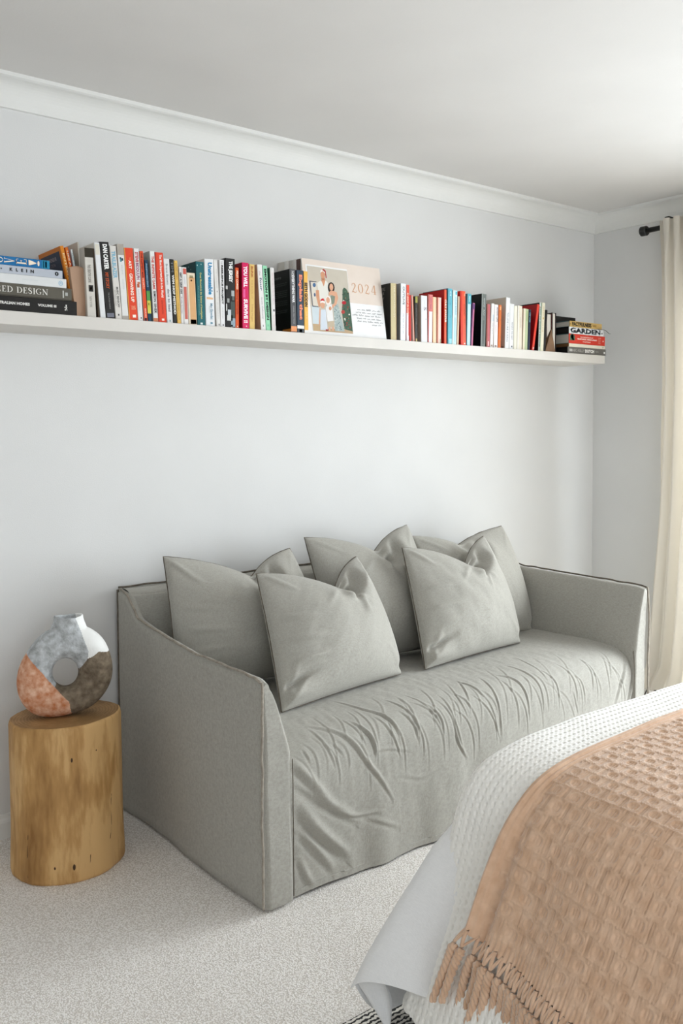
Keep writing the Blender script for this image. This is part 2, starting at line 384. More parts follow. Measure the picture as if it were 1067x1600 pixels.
STROKES += [(c3(p), a, w) for p, a, w in [
 ([(470, 580), (540, 590), (590, 640), (605, 740)], 4, 4.5), ([(520, 545), (590, 570), (640, 620), (655, 720)], 3, 4.5), ([(430, 590), (490, 670), (505, 800)], 3.5, 4.5),
 ([(400, 650), (470, 720), (500, 810)], 2.5, 4), ([(350, 600), (390, 680)], 3, 4), ([(280, 650), (340, 740), (370, 850)], 3, 4.5), ([(230, 680), (290, 730), (300, 800)], 3.5, 4.5),
 ([(100, 670), (200, 740), (215, 810)], 4, 4.5), ([(20, 700), (110, 740), (145, 800)], 3, 4.5), ([(0, 765), (40, 800), (60, 865)], 4, 5),
 ([(640, 560), (700, 610), (710, 700)], 2.5, 4.5), ([(700, 540), (760, 590), (775, 680)], 2.5, 4.5), ([(780, 520), (820, 560), (830, 640)], 2, 4.5),
 ([(860, 510), (880, 560), (890, 650)], 2, 4.5), ([(760, 640), (780, 720)], 2, 4.5), ([(972, 510), (978, 570), (950, 700)], 6, 9), ([(340, 790), (380, 880)], 2, 5),
 ([(560, 520), (620, 550), (670, 600)], 2, 4), ([(310, 610), (350, 660), (385, 730)], 2.5, 4), ([(160, 650), (250, 700), (270, 760)], 2.5, 4), ([(940, 520), (930, 600), (905, 690)], 4, 9)]]
_rs = np.random.RandomState(44); _fine = []
for k in range(46):
    u = 470+500*(k+_rs.rand()*.9)/46; v0 = 1178-.215*(u-470)-_rs.uniform(5, 60)+np.clip((560-u)*.2, -10, 20); ln_ = _rs.uniform(35, 95)
    _fine.append(([(u-ln_*.28, v0), (u, v0+ln_*.22), (u+ln_*.14, v0+ln_*.6), (u+ln_*.16, v0+ln_)], _rs.uniform(1.1, 2.3), _rs.uniform(3.9, 5.2)))
STROKES += _fine
G = base.reshape(-1, 3)-EYE; gz = G@FW; gu = CAM_CX+CAM_F*(G@RT)/gz; gv = CAM_PY-CAM_F*(G@UP)/gz
fX, fT = XX.reshape(-1), TT.reshape(-1)
disp = np.zeros(NU*NV)
for px, A, w in STROKES:
    q = []
    for u, v in px:
        k = np.argmin((gu-u)**2+(gv-v)**2); q.append((fX[k], fT[k]))
    q = catmull(q, 14) if len(q) > 2 else np.linspace(q[0], q[1], 8)
    A *= .00095; w *= .00078
    m = (fX > q[:, 0].min()-5*w) & (fX < q[:, 0].max()+5*w) & (fT > q[:, 1].min()-5*w) & (fT < q[:, 1].max()+5*w)
    ix = np.nonzero(m)[0]
    if not len(ix): continue
    pt = np.column_stack([fX[ix], fT[ix]]); best = np.full(len(ix), 9.); sd = np.zeros(len(ix)); al = np.zeros(len(ix))
    for i in range(len(q)-1):
        a, b = q[i], q[i+1]; ab = b-a; l2 = ab@ab+1e-12
        t = np.clip(((pt-a)@ab)/l2, 0, 1); dv = pt-(a+t[:, None]*ab); dd = np.hypot(dv[:, 0], dv[:, 1])
        sg = np.sign(ab[0]*dv[:, 1]-ab[1]*dv[:, 0]); up = dd < best
        best = np.where(up, dd, best); sd = np.where(up, sg*dd, sd); al = np.where(up, (i+t)/(len(q)-1), al)
    tap = np.sin(np.pi*np.clip(al, 0.02, .98))**.6
    disp[ix] += A*tap*(-np.exp(-(sd/w)**2)+.85*np.exp(-((sd+1.7*w)/(1.1*w))**2))
fine = .0008*wob(XX*150+2.5*np.sin(TT*5+XX*7), TT*10+XX*9, 31, 8)*(.4+.6*smooth(-.3, .6, wob(XX*6, TT*5, 77)))*smooth(.35, .6, TT)*smooth(1.02, .80, TT) + .0007*wob(XX*60, TT*60, 32)
hemw = (.009*wob(XX*11, TT*3, 33)+.004*np.sin(XX*23))*smooth(.75, 1.15, TT)
Pq = base+NRM*(disp.reshape(NU, NV)+fine+hemw)[..., None]
Pq[..., 2] += np.where(TT > L[-1]-.02, .004*(1+wob(XX*14, TT*0, 35)), 0)
Pq[..., 2] = np.maximum(Pq[..., 2], .003)
grid('seat_cover', Pq, LINEN, sofa)
boxes('seat_frame', [(SX0+.03, SX1-.03, -.80, -.06, .04, .40)], SEAMD, sofa)

# ------------------------------------------------------------------ cushions
def cushion(label, BL, BR, TR, TL, T=.115, c=.6, chop=.12, seed=1, fold=1.0, facing=(-.35, -.9, .25), concave=.014, group='cushions on the sofa'):
    BL, BR, TR, TL = [np.array(p, float) for p in (BL, BR, TR, TL)]
    cen = (BL+BR+TR+TL)/4
    root = empty('cushion', (cen[0], cen[1], min(BL[2], BR[2])), label, 'cushion', group)
    N = 130
    g = .5-.5*np.cos(np.linspace(0, math.pi, N)); g = .55*g+.45*np.linspace(0, 1, N)
    A, B = np.meshgrid(g, g, indexing='ij')
    r = np.random.RandomState(seed)
    def outline(A, B):
        a = A+concave*(1-A)**2*4*B*(1-B)+.034*A**3*(4*B*(1-B))**.8-.022*A**6*np.exp(-((B-.055)/.035)**2)
        b = B+concave*.8*(1-2*B)*4*A*(1-A)*(B < .5)
        q = np.where(A < c, A/c, (1-A)/(1-c)); v = chop*(.55*q**1.15+.45*q**3)
        v = np.minimum(v, chop*.96+0*v)
        b = b-v*B**2.2
        return a, b
    a, b = outline(A, B)
    S = (1-a)[..., None]*(1-b)[..., None]*BL+a[..., None]*(1-b)[..., None]*BR+a[..., None]*b[..., None]*TR+(1-a)[..., None]*b[..., None]*TL
    nrm = np.cross(BR-BL, TL-BL); nrm /= np.linalg.norm(nrm)
    if nrm@np.array(facing) < 0: nrm = -nrm
    e = np.clip(16*A*(1-A)*B*(1-B), 0, 1)
    th = T*(.55*e**.30+.62*e**.95)*(1-.30*(B-.4))
    crease = np.exp(-((A-c-.10*(1-B))/.055)**2)*smooth(.66, .98, B)
    w = wob(A*9, B*9, seed)*.0048*e**.4+wob(A*22, B*16, seed+3)*.0014*e**.3
    # tension creases running from the corners and from under the dent
    for cx, cy, ang in [(0, 0, 40), (0, 0, 65), (1, 0, 130), (0, 1, -40), (1, 1, -125), (c-.02, .84, -60), (c+.06, .80, -95), (c-.10, .86, -130), (0.02, .45, -8), (.02, .62, -12), (.02, .28, 5)]:
        an = math.radians(ang+r.uniform(-8, 8)); dx, dy = math.cos(an), math.sin(an)
        s_ = (A-cx)*dx+(B-cy)*dy; d_ = -(A-cx)*dy+(B-cy)*dx
        w = w+r.uniform(.0035, .0075)*np.exp(-(d_/.022)**2)*smooth(.02, .10, s_)*smooth(.34, .16, s_)
    ff = th*(1-.62*crease*fold)+w
    # dimple pushed in under the dent
    ff = ff-.064*fold*np.exp(-((A-c-.06)/.045)**2-((B-.80)/.06)**2) - .032*fold*np.exp(-((A-c-.13)/.035)**2-((B-.86)/.09)**2)
    ff = ff+.030*fold*np.exp(-((A-c+.03)/.06)**2-((B-.78)/.07)**2)+.020*fold*np.exp(-((A-c-.20)/.07)**2-((B-.82)/.12)**2)
    # folded lower left corner
    ff = ff-.022*np.exp(-((B-.13-.25*(A))/.022)**2)*smooth(.26, .10, A)+.014*np.exp(-((B-.05-.1*A)/.04)**2)*smooth(.26, .05, A)
    ff = np.where(e <= 1e-9, 0, ff)
    edge = smooth(0, .05, np.minimum(np.minimum(A, 1-A), np.minimum(B, 1-B)))
    Pf = S+nrm*(ff*edge+th*(1-edge))[..., None]; Pb = S-nrm*(th*.55*(1-.5*crease*fold))[..., None]
    # two halves share one sewn edge
    front = grid('cover', Pf, LINEN, root, flip=True)
    bk = grid('cover_back', Pb, LINEN, root)
    # make normals consistent whatever the corner order
    bd = [(t, 0) for t in np.linspace(0, 1, 40)]+[(1, t) for t in np.linspace(0, 1, 40)][1:]+[(1-t, 1) for t in np.linspace(0, 1, 60)][1:]+[(0, 1-t) for t in np.linspace(0, 1, 40)][1:]
    bd = np.array(bd); oa, ob = outline(bd[:, 0], bd[:, 1])
    E = (1-oa)[:, None]*(1-ob)[:, None]*BL+oa[:, None]*(1-ob)[:, None]*BR+oa[:, None]*ob[:, None]*TR+(1-oa)[:, None]*ob[:, None]*TL
    tube('seam', wav(E, .0012, seed+5, 40), .0021, SEAMD, root, 6)
    return root
cushion('rear linen cushion nearest the wooden stump, half hidden by the low armrest', (1.352, -.315, .45), (1.92, -.39, .45), ony(452, 857, -.228), ony(255, 870, -.228), c=.62, chop=.21, seed=2)
cushion('rear linen cushion in the middle of the three against the sofa back', (1.955, -.38, .45), (2.43, -.405, .45), ony(635, 820, -.228), ony(475, 840, -.228), c=.60, chop=.19, seed=4, fold=.8)
cushion('rear linen cushion leaning in the far corner against the high armrest', (2.455, -.39, .45), ony(830, 986, -.40), ony(783, 822, -.228), ony(642, 838, -.228), c=.44, chop=.14, seed=6, fold=.7)
cushion('front linen cushion nearest the low armrest, with a deep pinch in its top', onz(440, 1113, .448), onz(626, 1053, .452), ony(556, 870, -.40), ony(400, 897, -.44), c=.66, chop=.25, seed=8, T=.105)
cushion('front linen cushion standing further from the wooden stump, top pinched to a point', onz(664, 1046, .452), onz(812, 1004, .452), ony(755, 838, -.39), ony(628, 856, -.42), c=.64, chop=.25, seed=10, T=.10)

# ------------------------------------------------------------------ wooden stump
def wood_mat(name, c1, c2, c3, stretch):
    m, nt, b = nodes_mat(name, .55); b.inputs['Specular IOR Level'].default_value = .3
    tc = nd(nt, 'ShaderNodeTexCoord'); mp = nd(nt, 'ShaderNodeMapping'); mp.inputs['Scale'].default_value = stretch
    nt.links.new(tc.outputs['Object'], mp.inputs[0])
    n = nd(nt, 'ShaderNodeTexNoise'); n.inputs['Scale'].default_value = 7; n.inputs['Detail'].default_value = 7; n.inputs['Distortion'].default_value = .8
    f = nd(nt, 'ShaderNodeTexNoise'); f.inputs['Scale'].default_value = 75; f.inputs['Detail'].default_value = 6
    g = nd(nt, 'ShaderNodeTexNoise'); g.inputs['Scale'].default_value = 5
    nt.links.new(mp.outputs[0], n.inputs['Vector']); nt.links.new(mp.outputs[0], f.inputs['Vector']); nt.links.new(tc.outputs['Object'], g.inputs['Vector'])
    a = nd(nt, 'ShaderNodeMath', operation='MULTIPLY_ADD'); nt.links.new(f.outputs[0], a.inputs[0]); a.inputs[1].default_value = .35; nt.links.new(n.outputs[0], a.inputs[2])
    a2 = nd(nt, 'ShaderNodeMath', operation='MULTIPLY_ADD'); nt.links.new(g.outputs[0], a2.inputs[0]); a2.inputs[1].default_value = .5; nt.links.new(a.outputs[0], a2.inputs[2])
    r = ramp(nt, a2.outputs[0], [(.65, lin(c1)), (.88, lin(c2)), (1.12, lin(c3))]); nt.links.new(r.outputs[0], b.inputs['Base Color'])
    r.color_ramp.elements[2].position = 1.0
    bp = nd(nt, 'ShaderNodeBump'); bp.inputs['Strength'].default_value = .35; bp.inputs['Distance'].default_value = .003
    nt.links.new(a2.outputs[0], bp.inputs['Height']); nt.links.new(bp.outputs[0], b.inputs['Normal'])
    return m
WOODS = wood_mat('stump_side_wood', (136, 96, 52), (182, 140, 86), (208, 168, 114), (1, 1, .22))
def rings_mat():
    m, nt, b = nodes_mat('stump_end_grain', .6); b.inputs['Specular IOR Level'].default_value = .3
    tc = nd(nt, 'ShaderNodeTexCoord'); mp = nd(nt, 'ShaderNodeMapping'); mp.inputs['Scale'].default_value = (1, 1.25, 1)
    nt.links.new(tc.outputs['Object'], mp.inputs[0])
    w = nd(nt, 'ShaderNodeTexWave', wave_type='RINGS', rings_direction='Z'); w.inputs['Scale'].default_value = 34; w.inputs['Distortion'].default_value = 3.5; w.inputs['Detail'].default_value = 3; w.inputs['Detail Scale'].default_value = 2
    nt.links.new(mp.outputs[0], w.inputs['Vector'])
    n = nd(nt, 'ShaderNodeTexNoise'); n.inputs['Scale'].default_value = 14; n.inputs['Detail'].default_value = 6; nt.links.new(tc.outputs['Object'], n.inputs['Vector'])
    a = nd(nt, 'ShaderNodeMath', operation='MULTIPLY_ADD'); nt.links.new(w.outputs[1], a.inputs[0]); a.inputs[1].default_value = .20; nt.links.new(n.outputs[0], a.inputs[2])
    r = ramp(nt, a.outputs[0], [(.35, lin((122, 90, 54))), (.85, lin((176, 138, 92)))]); nt.links.new(r.outputs[0], b.inputs['Base Color'])
    return m
SC_, SH = np.array([.996, -.287]), .452
stump = empty('tree_stump_table', (SC_[0], SC_[1], 0), 'oval tree trunk side table of honey coloured wood beside the sofa', 'side table')
def stump_r(th, z):
    a, bb = .163+.004*smooth(.15, 0, z), .138+.010*smooth(.3, 0, z)
    ph = th-math.radians(-6)
    r = a*bb/np.sqrt((bb*np.cos(ph))**2+(a*np.sin(ph))**2)
    return r*(1+.012*np.sin(3*th+1)+.007*np.sin(5*th+2+z*3)+.006*np.sin(9*th+z*5)+.0025*np.sin(23*th+z*9))
th = np.linspace(0, 2*math.pi, 220, endpoint=False); zs = np.concatenate([[0, .004, .012], np.linspace(.03, SH-.012, 40), [SH-.006, SH-.002, SH]])
ins = np.concatenate([[.006, .002, 0], np.zeros(40), [.0012, .003, .007]])
P = np.zeros((len(zs), 220, 3))
for i, z in enumerate(zs):
    r = stump_r(th, z)-ins[i]; P[i, :, 0] = r*np.cos(th)+SC_[0]; P[i, :, 1] = r*np.sin(th)+SC_[1]; P[i, :, 2] = z
stx = grid('trunk', P-np.array([SC_[0], SC_[1], 0]), WOODS, None, closed_v=True); stx.parent = stump
k = np.linspace(1, .02, 14); r = stump_r(th, SH)-.007
P = np.zeros((14, 220, 3)); P[..., 0] = k[:, None]*r*np.cos(th); P[..., 1] = k[:, None]*r*np.sin(th); P[..., 2] = SH-.0012*np.sin(k*40)[:, None]*(k < .97)[:, None]
V = list(P.reshape(-1, 3)); F = [(i*220+j, i*220+(j+1) % 220, (i+1)*220+(j+1) % 220, (i+1)*220+j) for i in range(13) for j in range(220)]+[tuple(13*220+j for j in range(220))]
tp = mesh('cut_top', V, F, rings_mat()); tp.parent = stump
DARKW = noise_mat('dark_wood_knot', (58, 38, 20), (88, 60, 34), 90, .8)
def on_stump(u, v):
    """angle and height of the trunk's surface under a point seen in the photograph"""
    d = ray(u, v)
    for t in np.arange(1.5, 4, .002):
        p = EYE+d*t; q = p[:2]-SC_
        if np.hypot(*q) < stump_r(math.atan2(q[1], q[0]), p[2]): return p
    return p
for u, v, sx, sz in ((112, 1188, .003, .007), (116, 1355, .004, .009), (86, 1357, .004, .006), (150, 1172, .003, .003), (143, 1291, .002, .003)):
    p = on_stump(u, v); q = p[:2]-SC_; nrm = np.array([q[0], q[1], 0])/np.hypot(*q); tg = np.array([-nrm[1], nrm[0], 0])
    loop = [p-nrm*.002+nrm*(.0028 if kk == 0 else 0)+(tg*math.cos(a)*sx+np.array([0, 0, 1])*math.sin(a)*sz)*kk for kk in (1.0, .5) for a in np.linspace(0, 2*math.pi, 12, endpoint=False)]
    loop = [p+nrm*.0006+(tg*math.cos(a)*sx+np.array([.0, 0, 1])*math.sin(a)*sz) for a in np.linspace(0, 2*math.pi, 12, endpoint=False)]+[p+nrm*.0016+(tg*math.cos(a)*sx+np.array([.0, 0, 1])*math.sin(a)*sz)*.6 for a in np.linspace(0, 2*math.pi, 12, endpoint=False)]
    mesh('knot', loop, [(j, (j+1) % 12, 12+(j+1) % 12, 12+j) for j in range(12)]+[tuple(range(12, 24))], DARKW, stump)
for pts in ([(174, 1240), (173, 1262), (174, 1285), (172, 1310)], [(44, 1305), (43, 1340), (44, 1372)], [(142, 1330), (141, 1345), (140, 1362)]):
    tube('crack', [on_stump(u, v) for u, v in catmull(pts, 16)], .0011, DARKW, stump, 6)

# ------------------------------------------------------------------ ring vase
def in_poly(x, y, poly):
    c = False; n = len(poly)
    for i in range(n):
        x1, y1 = poly[i]; x2, y2 = poly[(i+1) % n]
        if (y1 > y) != (y2 > y) and x < (x2-x1)*(y-y1)/(y2-y1)+x1: c = not c
    return c
def vase_mats():
    g = noise_mat('grey_blue_glaze', (150, 152, 152), (205, 209, 212), 55, .85, 1.0, 150, 10, bdist=.003, spec=.2)
    w = noise_mat('white_glaze', (228, 228, 225), (240, 240, 238), 20, .8, .5, 170, 6, bdist=.002, spec=.2)
    o = noise_mat('terracotta_glaze', (186, 112, 68), (226, 186, 160), 55, .85, 1.0, 150, 10, bdist=.003, spec=.2)
    b = noise_mat('brown_glaze', (92, 80, 66), (138, 124, 106), 60, .85, 1.0, 150, 10, bdist=.003, spec=.2)
    return [g, w, o, b]
VC = np.array([.9965, -.297, SH]); VS = .001905/6.28
vd = np.array([VC[0], VC[1]+CAM_D]); vd /= np.hypot(*vd); vR = np.array([vd[1], -vd[0], 0]); vN = np.array([-vd[0], -vd[1], 0])
def vloc(x, y): return (x-515)*VS, (1058-y)*VS
outp = [(550, 175), (420, 195), (290, 262), (175, 400), (80, 580), (58, 740), (100, 900), (200, 1020), (350, 1062), (470, 1062), (570, 1046), (770, 985), (880, 875), (945, 750), (960, 620), (925, 455), (880, 345), (800, 262), (690, 195)]
hc = np.array(vloc(510, 640)); hr = (121*VS, 143*VS)
ang = np.array([math.atan2(*(np.array(vloc(*p))-hc)[::-1]) for p in outp]); rad = np.array([np.hypot(*(np.array(vloc(*p))-hc)) for p in outp])
o_ = np.argsort(ang); ang, rad = ang[o_], rad[o_]
NT = 160; tA = np.linspace(-math.pi, math.pi, NT, endpoint=False)
ro = np.interp(tA, np.concatenate([ang-2*math.pi, ang, ang+2*math.pi]), np.tile(rad, 3))
ro = np.convolve(np.tile(ro, 3), np.ones(9)/9, 'same')[NT:2*NT]
ri = hr[0]*hr[1]/np.sqrt((hr[1]*np.cos(tA))**2+(hr[0]*np.sin(tA))**2)
V, F = [], []; NPH = 40
for i in range(NT):
    m_, w_ = (ro[i]+ri[i])/2, (ro[i]-ri[i])/2; D = .046+.004*math.sin(tA[i]*2)
    for j in range(NPH):
        p = 2*math.pi*j/NPH; cp, sp = math.cos(p), math.sin(p)
        rr = m_+w_*math.copysign(abs(cp)**.85, cp); yy = D*math.copysign(abs(sp)**.85, sp)
        V.append((hc[0]+rr*math.cos(tA[i]), yy, hc[1]+rr*math.sin(tA[i])))
for i in range(NT):
    for j in range(NPH): F.append((i*NPH+j, ((i+1) % NT)*NPH+j, ((i+1) % NT)*NPH+(j+1) % NPH, i*NPH+(j+1) % NPH))
nx = vloc(552, 0)[0]; zr = vloc(0, 82)[1]
pr = [(.002, zr-.075), (.052, zr-.070), (.054, zr-.052), (.0505, zr-.034), (.045, zr-.020), (.0420, zr-.009), (.0418, zr-.003), (.0405, zr), (.0375, zr-.001), (.0355, zr-.005), (.036, zr-.018), (.036, zr-.030), (.002, zr-.031)]
n0 = len(V); NS = 48
for r_, z_ in pr:
    for j in range(NS):
        a = 2*math.pi*j/NS; V.append((nx+r_*math.cos(a), r_*.80*math.sin(a), z_+.0022*math.sin(2*a+1)*(z_ > zr-.01)))
for i in range(len(pr)-1):
    for j in range(NS): F.append((n0+i*NS+j, n0+i*NS+(j+1) % NS, n0+(i+1)*NS+(j+1) % NS, n0+(i+1)*NS+j))
F.append(tuple(n0+j for j in range(NS))[::-1]); F.append(tuple(n0+(len(pr)-1)*NS+j for j in range(NS)))
me = bpy.data.meshes.new('tmp'); me.from_pydata(V, [], F)
bm = bmesh.new(); bm.from_mesh(me); bmesh.ops.recalc_face_normals(bm, faces=bm.faces[:]); bm.to_mesh(me); bm.free()
to = bpy.data.objects.new('tmp', me); COL.objects.link(to)
rm = to.modifiers.new('r', 'REMESH'); rm.mode = 'VOXEL'; rm.voxel_size = .0021
s_ = to.modifiers.new('s', 'SMOOTH'); s_.iterations = 7; s_.factor = .5
dg = bpy.context.evaluated_depsgraph_get(); dg.update()
vm = bpy.data.meshes.new_from_object(to.evaluated_get(dg)); bpy.data.objects.remove(to)
orange = [(-50, 300), (165, 430), (215, 495), (300, 600), (350, 680), (410, 760), (490, 850), (540, 900), (575, 1150), (-50, 1150)]
white = [(615, -50), (620, 110), (665, 230), (700, 330), (730, 420), (720, 490), (770, 470), (825, 430), (925, 455), (1150, 480), (1150, -50)]
brown = [(720, 490), (770, 470), (825, 430), (925, 455), (1150, 480), (1150, 1150), (575, 1150), (540, 900), (490, 850), (410, 760), (450, 690), (510, 640), (640, 600)]
for m in vase_mats(): vm.materials.append(m)
idx = []
for p in vm.polygons:
    c = p.center; x, y = c.x/VS+515, 1058-c.z/VS
    idx.append(2 if in_poly(x, y, orange) else 1 if in_poly(x, y, white) else 3 if in_poly(x, y, brown) else 0)
vm.polygons.foreach_set('material_index', idx); vm.polygons.foreach_set('use_smooth', [True]*len(idx))
zmin = min(v.co.z for v in vm.vertices)
vase = bpy.data.objects.new('ring_vase', vm); COL.objects.link(vase)
# local +y faces away from the viewer's side of the ring
vase.matrix_world = Matrix(((vR[0], -vN[0], 0, VC[0]), (vR[1], -vN[1], 0, VC[1]), (0, 0, 1, SH-zmin), (0, 0, 0, 1)))
tag(vase, 'ring shaped clay vase in grey, white, terracotta and brown patches on the tree stump', 'vase')

# ------------------------------------------------------------------ bed: mattress and base, duvet, waffle blanket, throw
BASEM = noise_mat('bed_upholstery', (150, 148, 145), (168, 166, 163), 40, .9, .3, 500)
DUV = linen('white_cotton', (232, 232, 232), (240, 240, 240), 1100, .12)
BLK = noise_mat('white_waffle_cotton', (242, 240, 234), (248, 246, 241), 120, .95, .35, 900, bdist=.001, spec=.1)
THR = noise_mat('peach_cotton', (208, 170, 140), (227, 193, 165), 40, .95, .7, 700, bdist=.0012, spec=.1)
for m_ in (THR, BLK):
    p_ = m_.node_tree.nodes['Principled BSDF']; p_.inputs['Sheen Weight'].default_value = .8; p_.inputs['Sheen Roughness'].default_value = .4
bed = empty('bed', (2.2, -2.6, 0), 'upholstered double bed under white bedding at the right of the room', 'bed')
boxes('mattress', [(1.46, 3.10, -3.75, -1.70, .30, .55)], DUV, bed, .04, 4)
boxes('bed_base', [(1.42, 3.12, -3.78, -1.68, .06, .30)], BASEM, bed, .01)
for lx, ly in ((1.385, -1.74), (3.0, -1.80), (1.385, -3.6), (3.0, -3.6)):
    boxes('leg', [(lx, lx+.06, ly, ly+.06, .013, .30)], BASEM, bed, .004)

PROF = [(2.95, .600), (2.6, .604), (2.2, .606), (1.85, .606), (1.70, .603), (1.56, .600), (1.481, .592), (1.425, .577), (1.384, .551), (1.347, .502), (1.317, .420), (1.285, .340), (1.257, .280), (1.230, .222), (1.203, .153), (1.192, .115)]
pc = catmull(PROF, 1200); PL = np.concatenate([[0], np.cumsum(np.linalg.norm(np.diff(pc, axis=0), axis=1))])
PTOT = PL[-1]
YE = -1.597
def bedding(s, w, h, re=.055):
    """point of a cloth lying on the bed: s along the profile (top, over the edge, down the side), w towards the foot (w=0 is the foot edge), h raised off it"""
    x = np.interp(s, PL, pc[:, 0]); z = np.interp(s, PL, pc[:, 1])
    e = 1e-3; tx = np.interp(s+e, PL, pc[:, 0])-np.interp(s-e, PL, pc[:, 0]); tz = np.interp(s+e, PL, pc[:, 1])-np.interp(s-e, PL, pc[:, 1])
    l = np.hypot(tx, tz)+1e-12; nx, nz = tz/l, -tx/l                  # outward
    ph = np.clip(w/re, 0, math.pi/2); ex = np.maximum(w-re*math.pi/2, 0)
    y = YE+np.where(w < 0, w, re*np.sin(ph)); dn = re*(1-np.cos(ph))+ex
    px = x-nx*dn+nx*np.cos(ph)*h; pz = z-nz*dn+nz*np.cos(ph)*h; y = y+np.sin(ph)*h
    sh = (.10+.25*np.clip((.56-z)/.33, 0, 1.3))*np.clip(np.minimum(w, 0), -.7, 0)*smooth(1.75, 1.45, x)
    return np.stack([px+sh, y, pz], -1)

# waffle blanket
s0 = .50
su = np.arange(s0, PTOT, .00215); wv = np.arange(-.40, .20, .00215)
S_, W_ = np.meshgrid(su, wv, indexing='ij')
ca, cb = .0190, .0160
col_ = np.floor(W_/ca); off = (col_ % 2)*.5
fa = (W_/ca) % 1-.5; fb = (S_/cb+off) % 1-.5
hole = np.exp(-(fa/.15)**2-(fb/.27)**4)
rib = .5+.5*np.cos(2*math.pi*fa*1.0)
h = .006+.0012*np.cos(2*math.pi*fb)*.5-.0060*hole+.0012*(1-rib)*0+.0035*wob(S_*9, W_*9, 41)
h += .004*smooth(.02, .0, np.abs(S_-(PTOT-.01)))
P = bedding(S_, W_, h)
P[..., 2] = np.maximum(P[..., 2], .02)
blanket = tag(grid('waffle_blanket', P, BLK, None, flip=True), 'white waffle weave blanket over the foot of the bed, under the peach throw', 'blanket')

# throw
sT1 = np.interp(.325, pc[::-1, 1], PL[::-1])
su = np.arange(.70, sT1, .0021); wv = np.arange(-1.0, -.138, .0021)
S_, W_ = np.meshgrid(su, wv, indexing='ij')
d_ = -.138-W_                                           # distance from the throw's edge
ca, cb = .046, .031
fr = np.floor(S_/cb); fa = ((W_+.010*np.sin(S_*9))/ca+.5*(fr % 2)) % 1-.5; fb = (S_/cb) % 1-.5
rr = np.hypot(fa/.27, fb/.36)
ring = np.exp(-((rr-1)/.20)**2); inside = smooth(.9, .6, rr)
slit = np.exp(-((fa-.03)/.04)**2)*smooth(.34, .2, np.abs(fb))+.9*np.exp(-((np.abs(fa-.02)-.14)/.04)**2)*smooth(.28, .15, np.abs(fb))
bars = (.5+.5*np.cos(2*math.pi*W_/.0057))*smooth(1.2, 1.5, rr)
hb = (.5+.5*np.cos(2*math.pi*S_/.006))*smooth(1.15, 1.3, rr)*smooth(.30, .42, np.abs(fb))
inn = smooth(.024, .04, d_)*smooth(0, .05, sT1-S_)
h = .017+inn*1.3*(.0014*ring-.0005*inside-.0020*slit+.0019*bars+.0016*hb-.0016*np.exp(-((np.abs(fa)-.46)/.05)**2))+(1-inn)*.0022*np.cos(2*math.pi*W_/.0095)
hang = smooth(1.45, 2.0, S_-.0)*0+smooth(sT1-.42, sT1-.08, S_)
h += .0045*np.exp(-((d_-.010)/.008)**2)+hang*(.016*np.exp(-((d_-.014)/.011)**2)-.010*np.exp(-((d_-.040)/.010)**2)+.006*np.exp(-((d_-.065)/.02)**2))
h += .004*wob(S_*6, W_*6, 51)+.010*hang*np.sin(W_*16+1)*smooth(.05, .2, d_)
P = bedding(S_, W_, h)
P[..., 1] += hang**2*.028*smooth(.12, 0, d_)
throw = tag(grid('throw', P, THR, None, flip=True), 'peach cotton throw with a raised honeycomb weave and a fringe, across the bed', 'throw')
hemP = P[-1]
arcw = d_[0]
rnd = np.random.RandomState(5)
for k, dd in enumerate(np.arange(.002, .62, .0142)):
    i = int(np.argmin(np.abs(arcw-dd))); p0 = hemP[i]; j = int(np.argmin(np.abs(arcw-(dd+.0142)))); p1 = hemP[j]
    out = .012+.004*rnd.rand(); ln = .105+.02*rnd.rand()
    side = .035*max(0, 1-dd/.10)
    kn = (p0+p1)/2+np.array([-.014-.05*.03, .004*rnd.randn()*.5+side*.25, -.020])
    path = catmull([kn, kn+np.array([-.012, side*.4+.003*rnd.randn(), -ln*.4]), kn+np.array([-.026, side+.004*rnd.randn(), -ln])], 26)
    tw = np.linspace(0, 20, 26)
    V, F = [], []
    def addtube(pt, r, n=6):
        pt = np.asarray(pt); m = len(pt); b0 = len(V); rr_ = np.full(m, r) if np.isscalar(r) else r
        for q in range(m):
            for a in range(n):
                th_ = 2*math.pi*a/n; V.append(pt[q]+np.array([rr_[q]*math.cos(th_)*.8, rr_[q]*math.sin(th_), 0]))
        for q in range(m-1):
            for a in range(n): F.append((b0+q*n+a, b0+q*n+(a+1) % n, b0+(q+1)*n+(a+1) % n, b0+(q+1)*n+a))
        F.append(tuple(b0+a for a in range(n))); F.append(tuple(b0+(m-1)*n+a for a in range(n))[::-1])
    taper = np.interp(np.linspace(0, 1, 26), [0, .08, .25, 1], [.0022, .0080, .0072, .0046])
    for ph_ in (0, 2.1, 4.2):
        o3 = np.column_stack([.0026*np.cos(tw+ph_), .0044*np.sin(tw+ph_), np.zeros(26)])
        addtube(path+o3, taper)
    for pp in (p0, p1): addtube(np.linspace(pp+np.array([0.006, 0, .006]), kn+np.array([0, 0, .003]), 6)+np.array([-.003, 0, 0])*np.sin(np.linspace(0, math.pi, 6))[:, None], .0042)
    mesh('tassel', V, F, THR, throw)

